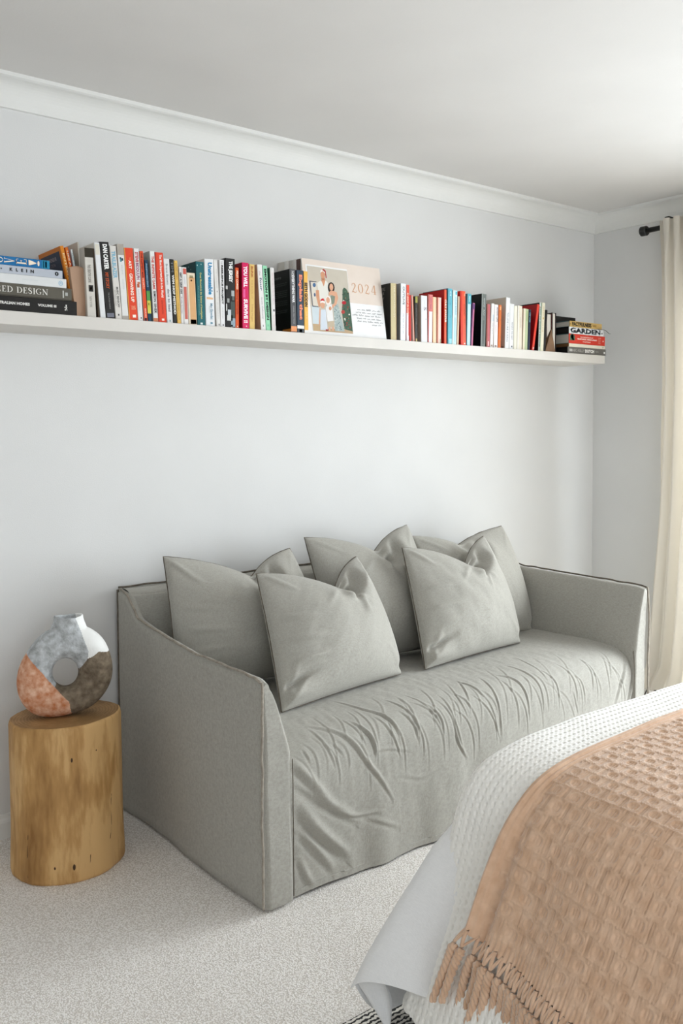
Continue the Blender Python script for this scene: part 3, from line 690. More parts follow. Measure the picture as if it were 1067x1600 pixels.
# duvet: hangs over the side and the foot and flares out at the corner
ta = np.linspace(0, 1, 60)
zt_ = .575-.445*ta
tipx = np.interp(ta, [0, .15, .4, .65, .85, 1], [1.46, 1.41, 1.298, 1.207, 1.143, 1.110]); tipy = np.interp(ta, [0, .15, .4, 1], [-1.60, -1.55, -1.495, -1.430])
xl = np.interp(zt_, pc[::-1, 1], pc[::-1, 0])+.012
xl = np.maximum(xl, 0)
rows = []
for i, t in enumerate(ta):
    A = np.array([xl[i]+.02-.10, -2.05]); A0 = np.array([xl[i]-.005, -1.66]); Tp = np.array([tipx[i], tipy[i]]); B0 = np.array([max(1.62-.10*t, Tp[0]+.12), -1.545+.085*t]); B = np.array([3.0, -1.555+.08*t])
    A[0] = xl[i]-.012
    q = np.linspace(0, 1, 50); w = 3+3*t
    mid1 = A0; c1 = Tp
    den = (1-q)**2+2*w*q*(1-q)+q*q
    cv_ = ((1-q)**2)[:, None]*A0+(2*w*q*(1-q))[:, None]*c1+(q*q)[:, None]*B0
    cv_ = cv_/den[:, None]
    pre = np.linspace(A, A0, 12)[:-1]; post = np.linspace(B0, B, 24)[1:]
    full = np.vstack([pre, cv_, post]); frac = np.concatenate([np.zeros(11), q, np.ones(23)])
    z = zt_[i]-smooth(.55, .9, frac)*.105*t+.048*t**2*smooth(.42, .05, frac)
    rows.append(np.column_stack([full, z]))
P = np.array(rows)
P[..., 0] += .004*wob(P[..., 1]*9, P[..., 2]*7, 61); P[..., 1] += .006*wob(P[..., 0]*9, P[..., 2]*5, 62)
P[..., 2] = np.maximum(P[..., 2]+.006*wob(P[..., 0]*12, P[..., 1]*12, 63)*ta[:, None], .02)
top = P[0][None].repeat(8, 0).copy()
for i, kk in enumerate(np.linspace(.3, 0, 8)):
    top[i, :, 0] += (2.2-top[i, :, 0])*kk*.5*(np.arange(top.shape[1]) < 70); top[i, :, 1] -= .25*kk; top[i, :, 2] += .006*(kk > 0)
duvet = tag(grid('duvet', np.concatenate([top[:-1], P], 0), DUV, None), 'white cotton duvet whose corner hangs from the foot of the bed', 'duvet')
# the turned-in corner of the duvet hanging below its folded edge
a_, b_, c_ = P[-1, 36], P[-1, 16], np.array([1.207, -1.500, .028])
a_, b_ = a_.copy(), b_.copy()
fl = []
for u_ in np.linspace(0, 1, 24):
    e0 = b_+(a_-b_)*u_+np.array([.008, -.002, .012]); row = []
    for v_ in np.linspace(0, 1, 20):
        p = e0+(c_+(a_-b_)*(u_-.5)*.10-e0)*v_; p = p+np.array([.030, .004, .006])*math.sin(v_*math.pi)*(.5+.5*math.sin(u_*5)); row.append(p)
    fl.append(row)
grid('corner_flap', np.array(fl), DUV, duvet)

# rug
def rug_mat():
    m, nt, b = nodes_mat('striped_rug', 1.0); b.inputs['Specular IOR Level'].default_value = .05
    tc = nd(nt, 'ShaderNodeTexCoord'); mp = nd(nt, 'ShaderNodeMapping'); mp.inputs['Rotation'].default_value = (0, 0, math.radians(90)); mp.inputs['Scale'].default_value = (1, 1, 1)
    nt.links.new(tc.outputs['Object'], mp.inputs[0])
    w = nd(nt, 'ShaderNodeTexWave'); w.inputs['Scale'].default_value = 26; w.inputs['Distortion'].default_value = 4.5; w.inputs['Detail'].default_value = 3; w.inputs['Detail Scale'].default_value = 3.2
    nt.links.new(mp.outputs[0], w.inputs['Vector'])
    r = ramp(nt, w.outputs[1], [(.30, lin((58, 58, 58))), (.46, lin((226, 222, 214)))]); nt.links.new(r.outputs[0], b.inputs['Base Color'])
    bp = nd(nt, 'ShaderNodeBump'); bp.inputs['Strength'].default_value = .8; bp.inputs['Distance'].default_value = .004
    n = nd(nt, 'ShaderNodeTexNoise'); n.inputs['Scale'].default_value = 300; nt.links.new(tc.outputs['Object'], n.inputs['Vector'])
    nt.links.new(n.outputs[0], bp.inputs['Height']); nt.links.new(bp.outputs[0], b.inputs['Normal'])
    return m
ru = boxes('rug', [(.72, 3.2, -3.2, -1.40, .001, .013)], rug_mat(), None, .004)
tag(ru, 'cream rug with wavy black stripes on the carpet under the bed', 'rug')

# ------------------------------------------------------------------ curtain and rod
def curtain_mat():
    m, nt, b = nodes_mat('cream_curtain', .9); out = nt.nodes['Material Output']
    c = lin((230, 225, 216)); b.inputs['Base Color'].default_value = c; b.inputs['Specular IOR Level'].default_value = .1
    tr = nd(nt, 'ShaderNodeBsdfTranslucent'); tr.inputs[0].default_value = lin((234, 228, 216))
    mx = nd(nt, 'ShaderNodeMixShader'); mx.inputs[0].default_value = .38
    tc = nd(nt, 'ShaderNodeTexCoord'); n = nd(nt, 'ShaderNodeTexNoise'); n.inputs['Scale'].default_value = 500
    nt.links.new(tc.outputs['Object'], n.inputs['Vector'])
    bp = nd(nt, 'ShaderNodeBump'); bp.inputs['Strength'].default_value = .25; bp.inputs['Distance'].default_value = .001
    nt.links.new(n.outputs[0], bp.inputs['Height']); nt.links.new(bp.outputs[0], b.inputs['Normal'])
    nt.links.new(b.outputs[0], mx.inputs[1]); nt.links.new(tr.outputs[0], mx.inputs[2]); nt.links.new(mx.outputs[0], out.inputs[0])
    return m
CURT = curtain_mat()
BLACK = noise_mat('black_metal', (22, 21, 20), (30, 29, 28), 50, .45)
def make_curtain(name, y0, span, flare, seed, x0=3.858):
    zz = np.concatenate([np.linspace(2.272, .16, 130), np.linspace(.145, .012, 20)]); qq = np.linspace(0, 1, 240)
    Q, Z = np.meshgrid(qq, zz, indexing='ij')
    yl = np.interp(Z, [0, .08, .35, .9, 1.5, 2.27], [y0+.045, y0+.040, y0+.020, y0-.002, y0-.012, y0])
    low = smooth(1.3, 0, Z)
    Y = yl-Q*span*(1+.10*low)
    ph = Q*span/.052*2*math.pi
    amp = .020*smooth(2.3, 2.1, Z)+.009
    X = x0+amp*(np.sin(ph*.98+.9*low*np.sin(Q*9+seed)+2.6*low*(1-Q))*.85+.55*np.sin(ph*.44+1.2+2.4*low))
    pleat = smooth(2.05, 2.25, Z); X = X*(1-pleat)+pleat*(x0+.019*np.sin(ph)); Y += .008*pleat*np.sin(2*ph)
    # the last stretch lies on the carpet
    pud = smooth(.16, .0, Z); X = X-.05*pud*(.6+.5*np.sin(Q*14+seed)); Y = Y+.02*pud*np.sin(Q*11)
    X = np.minimum(X, XW-.016)
    P = np.stack([X, Y, Z+.010*pud*(1+np.sin(Q*17))], -1)
    return grid(name, P, CURT, None)
cu = tag(make_curtain('curtain', -.462, .62, 1, 1.0), 'cream linen curtain with pinch pleats hanging beside the window and pooling on the floor', 'curtain')
rod = empty('curtain_rod', (3.895, -.34, 2.2), 'black metal curtain rod with a round end cap below the cornice', 'curtain rod')
RODZ = 2.244
tube('pole', [(3.895, -.372, RODZ), (3.895, -3.2, RODZ)], .0125, BLACK, rod, 16)
V, F = [], []
pr = [(.001, 0), (.020, 0), (.0235, .003), (.0235, .030), (.020, .034), (.013, .034), (.013, .040)]
for i, (r, t) in enumerate(pr):
    for j in range(24):
        a = 2*math.pi*j/24; V.append((3.895+r*math.cos(a), -.338-t, RODZ+r*math.sin(a)))
for i in range(len(pr)-1):
    for j in range(24): F.append((i*24+j, i*24+(j+1) % 24, (i+1)*24+(j+1) % 24, (i+1)*24+j))
mesh('end_cap', V, F, BLACK, rod, sm=False)
for y in (-.492, -1.9):
    b = boxes('bracket', [(3.868, XW-.002, y-.012, y+.012, RODZ+.034, RODZ+.041), (3.891, 3.899, y-.006, y+.006, RODZ+.010, RODZ+.041), (XW-.006, XW-.001, y-.02, y+.02, RODZ-.005, RODZ+.055)], BLACK, rod, .0015)
CABLE = noise_mat('grey_cable', (70, 64, 56), (84, 78, 70), 30, .6)
tag(tube('cable', catmull([ony(1000, 1079, -.55), onz(1012, 1077, .004), onz(1030, 1081, .004), onz(1052, 1087, .004), onz(1075, 1092, .004), onz(1110, 1105, .004)], 40)*np.array([1, 1, 0])+np.array([0, 0, .0035]), .0035, CABLE, None, 6), 'thin dark cable lying on the carpet below the curtain', 'cable')

# ------------------------------------------------------------------ shelf and books
ZT, ZB, YS = 1.6462, 1.6065, -.2307
SHX1 = float(ony(945, 555, YS)[0])
tag(boxes('wall_shelf', [(.35, SHX1, YS, -.0005, ZB, ZT)], SHELF, None, .0015), 'long white floating shelf on the wall above the sofa, lined with books', 'shelf')

_txt = {}
def text_geo(s, bold):
    k = (s, bold)
    if k not in _txt:
        cu_ = bpy.data.curves.new('t', 'FONT'); cu_.body = s; cu_.resolution_u = 2; cu_.offset = bold; cu_.fill_mode = 'FRONT'
        o = bpy.data.objects.new('t', cu_); COL.objects.link(o)
        d = bpy.context.evaluated_depsgraph_get(); d.update()
        m = bpy.data.meshes.new_from_object(o.evaluated_get(d)); bpy.data.objects.remove(o); bpy.data.curves.remove(cu_)
        v = np.array([p.co[:2] for p in m.vertices]).reshape(-1, 2); f = [tuple(p.vertices) for p in m.polygons]; bpy.data.meshes.remove(m)
        mn, mx = v.min(0), v.max(0); _txt[k] = ((v-mn)/(mx-mn), f)
    return _txt[k]
# a small set of drawn letters with thick stems, hairlines and serifs
def ribbon(pts, w):
    p = np.asarray(pts, float); t = np.gradient(p, axis=0); t /= np.linalg.norm(t, axis=1, keepdims=True)+1e-9
    nn = np.column_stack([-t[:, 1], t[:, 0]]); w = np.asarray(w)[:, None]/2 if not np.isscalar(w) else w/2
    a, b = p+nn*w, p-nn*w; V = np.empty((2*len(p), 2)); V[0::2] = a; V[1::2] = b
    return V, [(2*i, 2*i+1, 2*i+3, 2*i+2) for i in range(len(p)-1)]
def rect(x0, x1, y0, y1): return np.array([(x0, y0), (x1, y0), (x1, y1), (x0, y1)], float), [(0, 1, 2, 3)]
def ell(cx, cy, rx, ry, a0, a1, thin, thick):
    a = np.radians(np.linspace(a0, a1, 22)); return ribbon(np.column_stack([cx+rx*np.cos(a), cy+ry*np.sin(a)]), thin+(thick-thin)*np.cos(a)**2)
H_ = .05; T_ = .15
def stem(x): return [rect(x-T_/2, x+T_/2, 0, 1), rect(x-.15, x+.15, 0, H_), rect(x-.15, x+.15, 1-H_, 1)]
GL = {'I': (.36, stem(.18)), ' ': (.35, []),
 'L': (.62, stem(.16)+[rect(.16, .58, 0, H_), rect(.54, .58, 0, .25)]),
 'E': (.64, stem(.16)+[rect(.16, .58, 0, H_), rect(.54, .58, 0, .25), rect(.16, .56, 1-H_, 1), rect(.52, .56, .78, 1), rect(.16, .44, .5, .5+H_), rect(.40, .44, .42, .64)]),
 'D': (.82, stem(.16)+[ell(.28, .5, .44, .475, -90, 90, H_, T_)]),
 'P': (.68, stem(.16)+[ell(.30, .74, .28, .235, -90, 90, H_, T_*.9)]),
 'R': (.76, stem(.16)+[ell(.30, .75, .26, .225, -90, 90, H_, T_*.9), ribbon([(.34, .52), (.50, .40), (.58, .12), (.72, .02)], [T_*.8, T_, T_, .05])]),
 'N': (.82, [rect(.10, .10+H_, 0, 1), rect(.70, .70+H_, 0, 1), ribbon([(.10, .98), (.72, .03)], T_), rect(.0, .25, 0, H_), rect(.0, .2, 1-H_, 1), rect(.60, .85, 1-H_, 1)]),
 'S': (.60, [ribbon(catmull([(.50, .72), (.42, .94), (.26, .975), (.10, .86), (.12, .68), (.30, .53), (.48, .36), (.48, .14), (.30, .025), (.12, .08), (.05, .30)], 40), np.interp(np.linspace(0, 1, 40), [0, .12, .3, .5, .7, .88, 1], [.04, .05, .10, .17, .10, .05, .04]))]),
 'G': (.82, [ell(.44, .5, .40, .475, 45, 315, H_, T_), rect(.58, .58+T_, .06, .42), rect(.48, .80, .40, .44)]),
 'O': (.90, [ell(.45, .5, .38, .475, 0, 360, H_, T_*1.1)]),
 'V': (.86, [ribbon([(.12, 1), (.44, .0)], T_), ribbon([(.44, .0), (.72, 1)], H_), rect(.0, .30, 1-H_, 1), rect(.58, .86, 1-H_, 1)]),
 '!': (.30, [ribbon([(.15, 1), (.15, .8), (.15, .28)], [.20, .17, .03]), ell(.15, .07, .05, .05, 0, 360, .1, .1)]),
 '2': (.62, [ribbon(catmull([(.08, .72), (.12, .90), (.30, .975), (.47, .86), (.46, .66), (.28, .38), (.06, .05)], 26), np.interp(np.linspace(0, 1, 26), [0, .2, .55, 1], [.05, .05, .13, .05])), ribbon([(.04, .05), (.2, .09), (.42, .03), (.55, .06), (.57, .24)], [.05, .09, .09, .05, .03])]),
 '0': (.64, [ell(.32, .5, .26, .475, 0, 360, H_, T_*.9)]),
 '4': (.66, [ribbon([(.42, .98), (.03, .28)], .045), rect(.03, .62, .26, .31), rect(.40, .40+T_*.9, 0, 1), rect(.30, .64, 0, .04)])}
def serif_geo(s, gap=.10):
    V, F = [], []; x = 0
    for ch in s:
        w, els = GL[ch]
        for v, f in els:
            n = len(V); V += [(x+p[0], p[1]) for p in v]; F += [tuple(i+n for i in q) for q in f]
        x += w+gap
    v = np.array(V); mn, mx = v.min(0), v.max(0); return (v-mn)/(mx-mn), F
def flat(name, parent, v2, F, O, X, Y, m):
    """flat print: unit coordinates v2 laid out from corner O along X and Y"""
    O, X, Y = map(lambda a: np.array(a, float), (O, X, Y))
    Vw = O+v2[:, :1]*X+v2[:, 1:]*Y
    me = bpy.data.meshes.new(name); me.from_pydata([tuple(p) for p in Vw], [], F); me.materials.append(m); me.update()
    o = bpy.data.objects.new(name, me); COL.objects.link(o); o.parent = parent
    return o
def cover_geo(w, d, h, t):
    """two boards joined by a spine, open at the fore edge, head and tail; local frame: spine at y=0 facing -y"""
    e = min(.0015, w*.2)
    o = [(e, 0), (w-e, 0), (w, e), (w, d), (w-t, d), (w-t, t), (t, t), (t, d), (0, d), (0, e)]
    n = len(o); V = [(x, y, 0) for x, y in o]+[(x, y, h) for x, y in o]
    F = [(j, (j+1) % n, n+(j+1) % n, n+j) for j in range(n)]
    for b in (0, n):
        for q in ((0, 1, 5, 6), (1, 2, 3, 4, 5), (0, 6, 7, 8, 9)):
            F.append(tuple(b+i for i in (q if b else q[::-1])))
    mi = [0 if j in (0, 1, 9) else 1 for j in range(n)]+[1]*6
    return V, F, mi
def make_book(label, w, d, h, spine, cover, texts=(), bands=(), cov=(), hard=True, name='book', cat='book', group='books standing on the shelf', rough=.45):
    t = min(.0022 if hard else .0009, w*.25); ins = .003 if hard else .0004
    V, F, mi = cover_geo(w, d, h, t)
    me = bpy.data.meshes.new(name); me.from_pydata(V, [], F); me.materials.append(paper(spine, rough)); me.materials.append(paper(cover, rough))
    me.polygons.foreach_set('material_index', mi); me.update()
    o = bpy.data.objects.new(name, me); COL.objects.link(o); tag(o, label, cat, group)
    pv, pf = box_vf(t, w-t, t, d-ins, ins, h-ins)
    pm = bpy.data.meshes.new('page_block'); pm.from_pydata(pv, [], pf); pm.materials.append(PAGES); pb = bpy.data.objects.new('page_block', pm); COL.objects.link(pb); pb.parent = o
    for bnd in bands:
        f0, f1, c0, c1, col = bnd
        z1, z0 = h*(1-f0), h*(1-f1)
        v2 = np.array([(0, 0), (1, 0), (1, 1), (0, 1)], float)
        flat('spine_band', o, v2, [(0, 1, 2, 3)], (w*c0+.0002, -.0003, z0), (w*(c1-c0)-.0004, 0, 0), (0, 0, z1-z0), paper(col, rough))
    for tx in texts:
        s, f0, f1, c0, c1, col = tx[:6]; bold = tx[6] if len(tx) > 6 else .02
        v2, fc = text_geo(s, bold) if bold != 'serif' else serif_geo(s)
        flat('spine_title', o, v2, fc, (w*c0, -.0006, h*(1-f0)), (0, 0, -h*(f1-f0)), (w*(c1-c0), 0, 0), paper(col, .5))
    for cq in cov:       # print on the left cover: lettering (f from the top, c from the spine) or a coloured panel
        s, f0, f1, c0, c1, col = cq[:6]
        if s is None: flat('cover_panel', o, np.array([(0, 0), (1, 0), (1, 1), (0, 1)], float), [(0, 1, 2, 3)], (-.0003, d*c1, h*(1-f1)), (0, -d*(c1-c0), 0), (0, 0, h*(f1-f0)), paper(col, rough))
        else:
            v2, fc = text_geo(s, .0); flat('cover_lettering', o, v2, fc, (-.0006, d*c1, h*(1-f1)), (0, -d*(c1-c0), 0), (0, 0, h*(f1-f0)), paper(col, .5))
    return o
def x_on_shelf(u, y):
    v = 480+.075*u
    for _ in range(5):
        p = ony(u, v, y); dist = (p-EYE)@FW; v += (p[2]-ZT)*CAM_F/dist
    return p[0]
def place(o, x, y, ang, w, yaw=0):
    lift = w*math.sin(ang) if ang > 0 else 0
    o.matrix_world = Matrix.Translation((x, y, ZT+lift+.0002)) @ Matrix.Rotation(yaw, 4, 'Z') @ Matrix.Rotation(ang, 4, 'Y')

WH, OFW, CRM, BLKC, RED = (226, 225, 222), (214, 211, 206), (228, 218, 198), (34, 32, 31), (214, 66, 40)
GRY = (190, 186, 180)
# bottom left px, bottom right px, top left px (u, v), setback, depth, spine, cover, hard, label, texts, bands, cover prints
BOOKS = [
 (137, 150.5, 131.4, 387, 0, .13, (206, 202, 194), (196, 192, 184), 0, 'pale paperback with a black top band and a ring logo, beside the wooden block', [('THE CREATIVE CURVE', .24, .50, .28, .62, (120, 116, 110)), ('NEW YORK', .70, .86, .3, .6, (150, 146, 140), 0)], [(.0, .135, 0, 1, (48, 42, 30)), (.535, .63, .28, .82, (40, 38, 36)), (.56, .605, .44, .66, (214, 130, 96))], []),
 (151, 154.6, 142.5, 388, 0, .13, (62, 50, 36), (62, 50, 36), 0, 'very thin dark brown book between the ring logo paperback and the glossy white one', [], [], []),
 (155, 165.6, 144.6, 378.6, 0, .15, (224, 225, 226), (214, 210, 202), 1, 'thick glossy white book with a bare spine, left of the black biography', [], [(.02, .16, .1, .9, (218, 214, 200))], []),
 (166, 180.3, 155.3, 377.6, 0, .15, (38, 36, 35), (40, 38, 37), 1, 'tall black book with bold white and orange lettering, first black spine from the stack', [('DAN CARTER', .03, .36, .28, .78, (240, 240, 238), .05), ('MY STORY', .40, .61, .30, .66, (196, 84, 36), .02), ('THE AUTOBIOGRAPHY', .66, .88, .42, .58, (150, 148, 146), 0)], [(.93, .985, .12, .9, (120, 122, 134))], []),
 (181, 191, 170.9, 384, 0, .14, (216, 212, 206), (206, 202, 196), 1, 'white hardback with pale blue block capitals down the upper spine', [('TRAILBLAZER', .07, .44, .2, .8, (120, 178, 204), .03), ('MARC BENIOFF', .56, .84, .45, .80, (60, 60, 60), .01), ('AND MONICA LANGLEY', .6, .82, .15, .32, (130, 128, 126), 0)], [(.93, .955, .40, .62, (70, 70, 70))], []),
 (191.4, 201.4, 182.6, 381, 0, .14, (222, 222, 220), (178, 170, 160), 1, 'white book with a grey top band and a small dark butterfly on its spine', [('BELIEVE', .28, .40, .4, .62, (190, 192, 194), 0), ('GREENER', .46, .6, .42, .62, (196, 198, 200), 0)], [(.0, .145, 0, 1, (168, 160, 150)), (.95, 1, 0, 1, (172, 166, 158)), (.175, .20, .25, .52, (40, 90, 110)), (.185, .22, .52, .8, (36, 60, 60)), (.20, .235, .3, .55, (60, 130, 140))], []),
 (202, 215.8, 193.4, 387, 0, .14, (222, 72, 42), (208, 190, 130), 1, 'wide orange red book with white spaced capitals along the whole spine', [('THE', .13, .165, .5, .66, (240, 170, 120), 0), ('ART', .17, .29, .40, .72, (250, 236, 222), .03), ('of', .31, .335, .5, .68, (240, 170, 120), 0), ('GROWING UP', .35, .75, .38, .74, (250, 236, 222), .03), ('JOHN MARSDEN', .80, .855, .2, .8, (244, 190, 150), 0)], [(0, 1, 0, .10, (214, 160, 70)), (.925, .965, .42, .80, (246, 236, 226))], []),
 (216, 223.9, 208.7, 388, 0, .13, (228, 226, 226), (210, 206, 204), 0, 'white paperback with red and purple capitals at the top and a tiny figure halfway', [('STEVE', .05, .19, .2, .8, (190, 40, 50), .04), ('BIDDULPH', .20, .43, .22, .80, (150, 70, 110), .03), ('RAISING GIRLS', .56, .86, .3, .6, (196, 196, 202), 0)], [(.46, .49, .3, .85, (190, 120, 90)), (.49, .54, .2, .7, (180, 90, 60)), (.95, .97, .5, .75, (60, 60, 60))], []),
 (224.2, 231.2, 216.5, 392, 0, .13, (224, 80, 40), (40, 122, 114), 0, 'slim orange paperback with a teal left edge and dark red lettering', [('THE HAPPIEST MAN', .03, .38, .3, .75, (110, 36, 20), .03), ('ON EARTH', .38, .53, .35, .75, (248, 220, 196), 0), ('EDDIE JAKU', .82, .95, .3, .7, (250, 220, 200), .02)], [(0, 1, 0, .12, (40, 122, 114)), (.955, 1, .2, .8, (60, 30, 34))], []),
 (231.6, 237.2, 225.4, 406, 0, .13, (24, 58, 84), (24, 58, 84), 0, 'short paperback banded navy, green and yellow between orange and white books', [('PHOSPHORESCENCE', .06, .44, .25, .65, (150, 190, 214), .02)], [(.5, .66, 0, 1, (86, 148, 74)), (.66, .87, 0, 1, (206, 200, 84)), (.87, 1, 0, 1, (20, 62, 84)), (.70, .73, .3, .6, (60, 80, 50))], []),
 (240, 247.4, 233.8, 392, 0, .14, (226, 226, 224), (176, 174, 170), 1, 'white hardback with a red over black title and a terracotta foot', [('THE INFINITE GAME', .07, .54, .25, .78, (200, 64, 44), .03), ('SIMON SINEK', .56, .88, .30, .80, (36, 36, 36), .03)], [(.945, 1, 0, 1, (204, 128, 92))], []),
 (247.9, 260.7, 241.8, 394, 0, .14, (220, 70, 42), (168, 40, 26), 1, 'red hardback with white lower case title, left of the pale grey spine', [('The Most Important Job in the World', .03, .64, .42, .78, (250, 236, 228), .03), ('GINA RUSHTON', .68, .88, .48, .66, (150, 40, 26), 0)], [(0, 1, 0, .12, (176, 44, 28)), (.945, .975, .4, .72, (248, 230, 220))], []),
 (261, 270.4, 254.9, 404, 0, .13, (222, 222, 222), (206, 206, 206), 0, 'pale grey paperback with slim grey handwritten style title, right of the red hardback', [('Brene Brown', .08, .40, .3, .65, (110, 116, 122), .0), ('dare to lead', .47, .82, .34, .74, (90, 98, 106), .01)], [(.95, .98, .4, .6, (120, 160, 160))], []),
 (270.9, 277.1, 265.1, 405, 0, .13, (34, 34, 32), (34, 34, 32), 0, 'slim black paperback splashed with white lettering, left of the yellow spine', [('TIM', .03, .2, .2, .8, (100, 104, 106), .03), ('WIM HOF METHOD', .24, .86, .28, .85, (232, 230, 224), .04)], [], []),
 (277.3, 283.1, 271.4, 407, 0, .13, (226, 184, 96), (206, 160, 80), 0, 'slim mustard yellow paperback, the only yellow spine left of the teal book', [('ATOMIC HABITS', .04, .30, .3, .7, (160, 122, 60), 0), ('TINY CHANGES REMARKABLE RESULTS', .36, .94, .36, .66, (176, 136, 70), 0)], [], []),
 (283.3, 287.7, 279.4, 416.5, 0, .12, (220, 218, 216), (206, 204, 202), 0, 'slim short white paperback with black capitals, next to the mustard spine', [('GET A GRIP ON', .10, .47, .2, .8, (40, 40, 44), .04), ('Zoella Sumner', .52, .82, .3, .65, (120, 80, 120), 0)], [], []),
 (288, 295, 284.1, 417.5, 0, .12, (224, 222, 220), (190, 186, 182), 0, 'white paperback with a dusty red block at the top and a long red panel', [('mother', .16, .3, .4, .6, (170, 170, 180), 0)], [(.02, .12, .2, .92, (202, 94, 80)), (.34, .91, .2, .86, (200, 106, 92))], []),
 (295.6, 308.2, 291.8, 426, 0, .12, (226, 212, 188), (210, 196, 172), 0, 'short cream paperback with a tan bird house panel on its spine', [], [(.09, .985, .2, .93, (216, 168, 118)), (.05, .10, .3, .75, (160, 150, 110)), (.13, .16, .42, .60, (50, 40, 36)), (.9, .985, .2, .93, (214, 140, 110))], []),
 (308.8, 321.3, 305.8, 408.3, 0, .16, (26, 98, 104), (14, 66, 72), 1, 'tall teal hardback with gold lettering and a starry cover', [('Great Moments in the Science of Investigation', .17, .90, .36, .66, (206, 196, 120), .02), ('THE POWER OF EVERYTHING', .38, .84, .18, .30, (120, 170, 160), 0)], [(.03, .05, .6, .68, (200, 224, 220)), (.05, .07, .12, .2, (200, 224, 220)), (.955, .985, .35, .65, (220, 230, 228))], [(None, .12, .135, .5, .53, (120, 160, 150)), (None, .05, .06, .3, .325, (170, 200, 200)), (None, .10, .115, .2, .23, (120, 160, 150)), (None, .18, .19, .38, .40, (150, 180, 170))]),
 (321.8, 336, 319, 404, 0, .14, (226, 228, 230), (214, 210, 204), 1, 'white book with a large bright blue mixed case title over grey lettering', [('Unstressable', .05, .53, .36, .82, (44, 132, 178), .05), ('Mo Gawdat', .66, .90, .52, .80, (110, 150, 172), .02), ('ALICE LAW', .70, .80, .38, .48, (150, 160, 166), 0)], [(.57, .60, .15, .85, (222, 176, 130)), (.94, .965, .5, .75, (90, 140, 160))], []),
 (336.3, 344.8, 331.1, 405, 0, .14, (222, 220, 216), (208, 204, 198), 0, 'plain off white paperback with faint embossing, left of the black lettered white spine', [('THE COURAGE', .14, .42, .45, .70, (200, 198, 194), 0), ('TO BE DISLIKED', .55, .88, .45, .65, (200, 198, 194), 0)], [(.465, .485, .45, .6, (60, 60, 60)), (.955, .98, .5, .75, (70, 70, 70))], []),
 (345, 352, 342.9, 405.5, 0, .14, (230, 230, 230), (216, 216, 216), 0, 'white paperback with heavy black capitals, directly left of the black and white photo spine', [('THE', .02, .065, .3, .62, (150, 150, 150), 0), ('RESILIENCE PROJECT', .08, .66, .25, .72, (28, 28, 28), .05), ('HUGH VAN CUYLENBURG', .70, .88, .4, .6, (170, 170, 170), 0)], [(.955, .98, .4, .7, (110, 110, 110))], []),
 (352.7, 367.6, 352, 403, 0, .15, (28, 28, 27), (24, 24, 24), 1, 'tall black book with a huge white title and a black and white team photo', [('THE JERSEY', .04, .345, .26, .74, (238, 238, 236), .05)], [(.46, .54, .60, .92, (170, 174, 174)), (.54, .60, .68, .92, (92, 100, 98)), (.40, .45, .02, .22, (190, 190, 188)), (.58, .64, .16, .40, (150, 152, 150)), (.66, .76, .04, .16, (206, 206, 204)), (.74, .82, .22, .58, (198, 204, 208)), (.82, .90, .15, .72, (206, 208, 206)), (.86, .985, .55, 1, (146, 164, 176)), (.62, .86, .55, .98, (66, 76, 72)), (.96, .99, .55, .75, (230, 230, 230))], []),
 (368, 373.5, 367.5, 418, 0, .125, (218, 84, 32), (190, 60, 24), 0, 'slim dark orange paperback between the photo spine and the magenta book', [('FIRST COMES', .05, .36, .25, .8, (250, 220, 196), .04), ('SECOND THOUGHTS', .37, .77, .3, .75, (150, 44, 16), .03)], [(.96, .98, .4, .7, (240, 210, 190))], []),
 (379, 389.4, 378, 410, 0, .15, (212, 22, 92), (134, 8, 32), 1, 'magenta hardback with bold white capitals and a dark red cover', [('YOU WILL', .05, .37, .2, .78, (248, 240, 244), .05), ('SURVIVE !!', .55, .91, .2, .80, (248, 240, 244), .05)], [(.40, .53, .15, .45, (226, 90, 150)), (.95, .97, .5, .68, (240, 190, 210))], []),
 (389.9, 398.3, 389.4, 412.6, 0, .14, (220, 186, 112), (200, 164, 92), 0, 'gold paperback with brown lettering right of the magenta hardback', [('BLINK', .03, .21, .3, .7, (176, 104, 50), .04), ('THE BOOK OF', .24, .53, .36, .64, (196, 150, 86), 0), ('Trinny Hogan', .61, .88, .3, .66, (170, 120, 70), 0)], [], []),
 (408, 415.7, 401.7, 413, 0, .14, (228, 226, 224), (188, 152, 136), 1, 'white hardback with a pinkish brown cover and a grey lower case title', [('the', .10, .17, .25, .55, (180, 150, 160), 0), ('four', .20, .40, .3, .75, (96, 110, 130), .02), ('Scott Galloway', .50, .83, .32, .68, (140, 136, 140), 0)], [(.92, .95, .4, .6, (160, 160, 160))], []),
 (416, 423, 410.2, 415, 0, .14, (150, 214, 176), (60, 120, 90), 0, 'mint green paperback with heavy black capitals, left of the black cover', [('EMOTION BY DESIGN', .05, .84, .28, .78, (24, 44, 36), .05), ('GREG', .90, .94, .3, .7, (110, 176, 140), 0)], [], []),
 (425, 431.2, 421.8, 418, 0, .14, (224, 220, 218), (60, 110, 84), 0, 'white paperback with faint pink lettering between the mint and the black books', [('LETS TALK ABOUT MENTAL HEALTH', .08, .58, .42, .75, (206, 176, 176), 0), ('Carolyn', .74, .96, .4, .72, (206, 170, 170), 0)], [(.655, .69, .45, .85, (84, 84, 90))], []),
 (455, 464, 452.4, 420, 0, .155, (84, 84, 86), (14, 13, 13), 1, 'grey spined book whose wide black back cover with small print shows on the left', [('NO', .03, .10, .3, .7, (214, 214, 214), .02), ('EVERYTHING WAR', .10, .53, .3, .75, (222, 222, 222), .05), ('DANA MATTIOLI', .58, .86, .42, .62, (170, 170, 170), 0)], [(.90, .985, 0, 1, (226, 150, 96))],
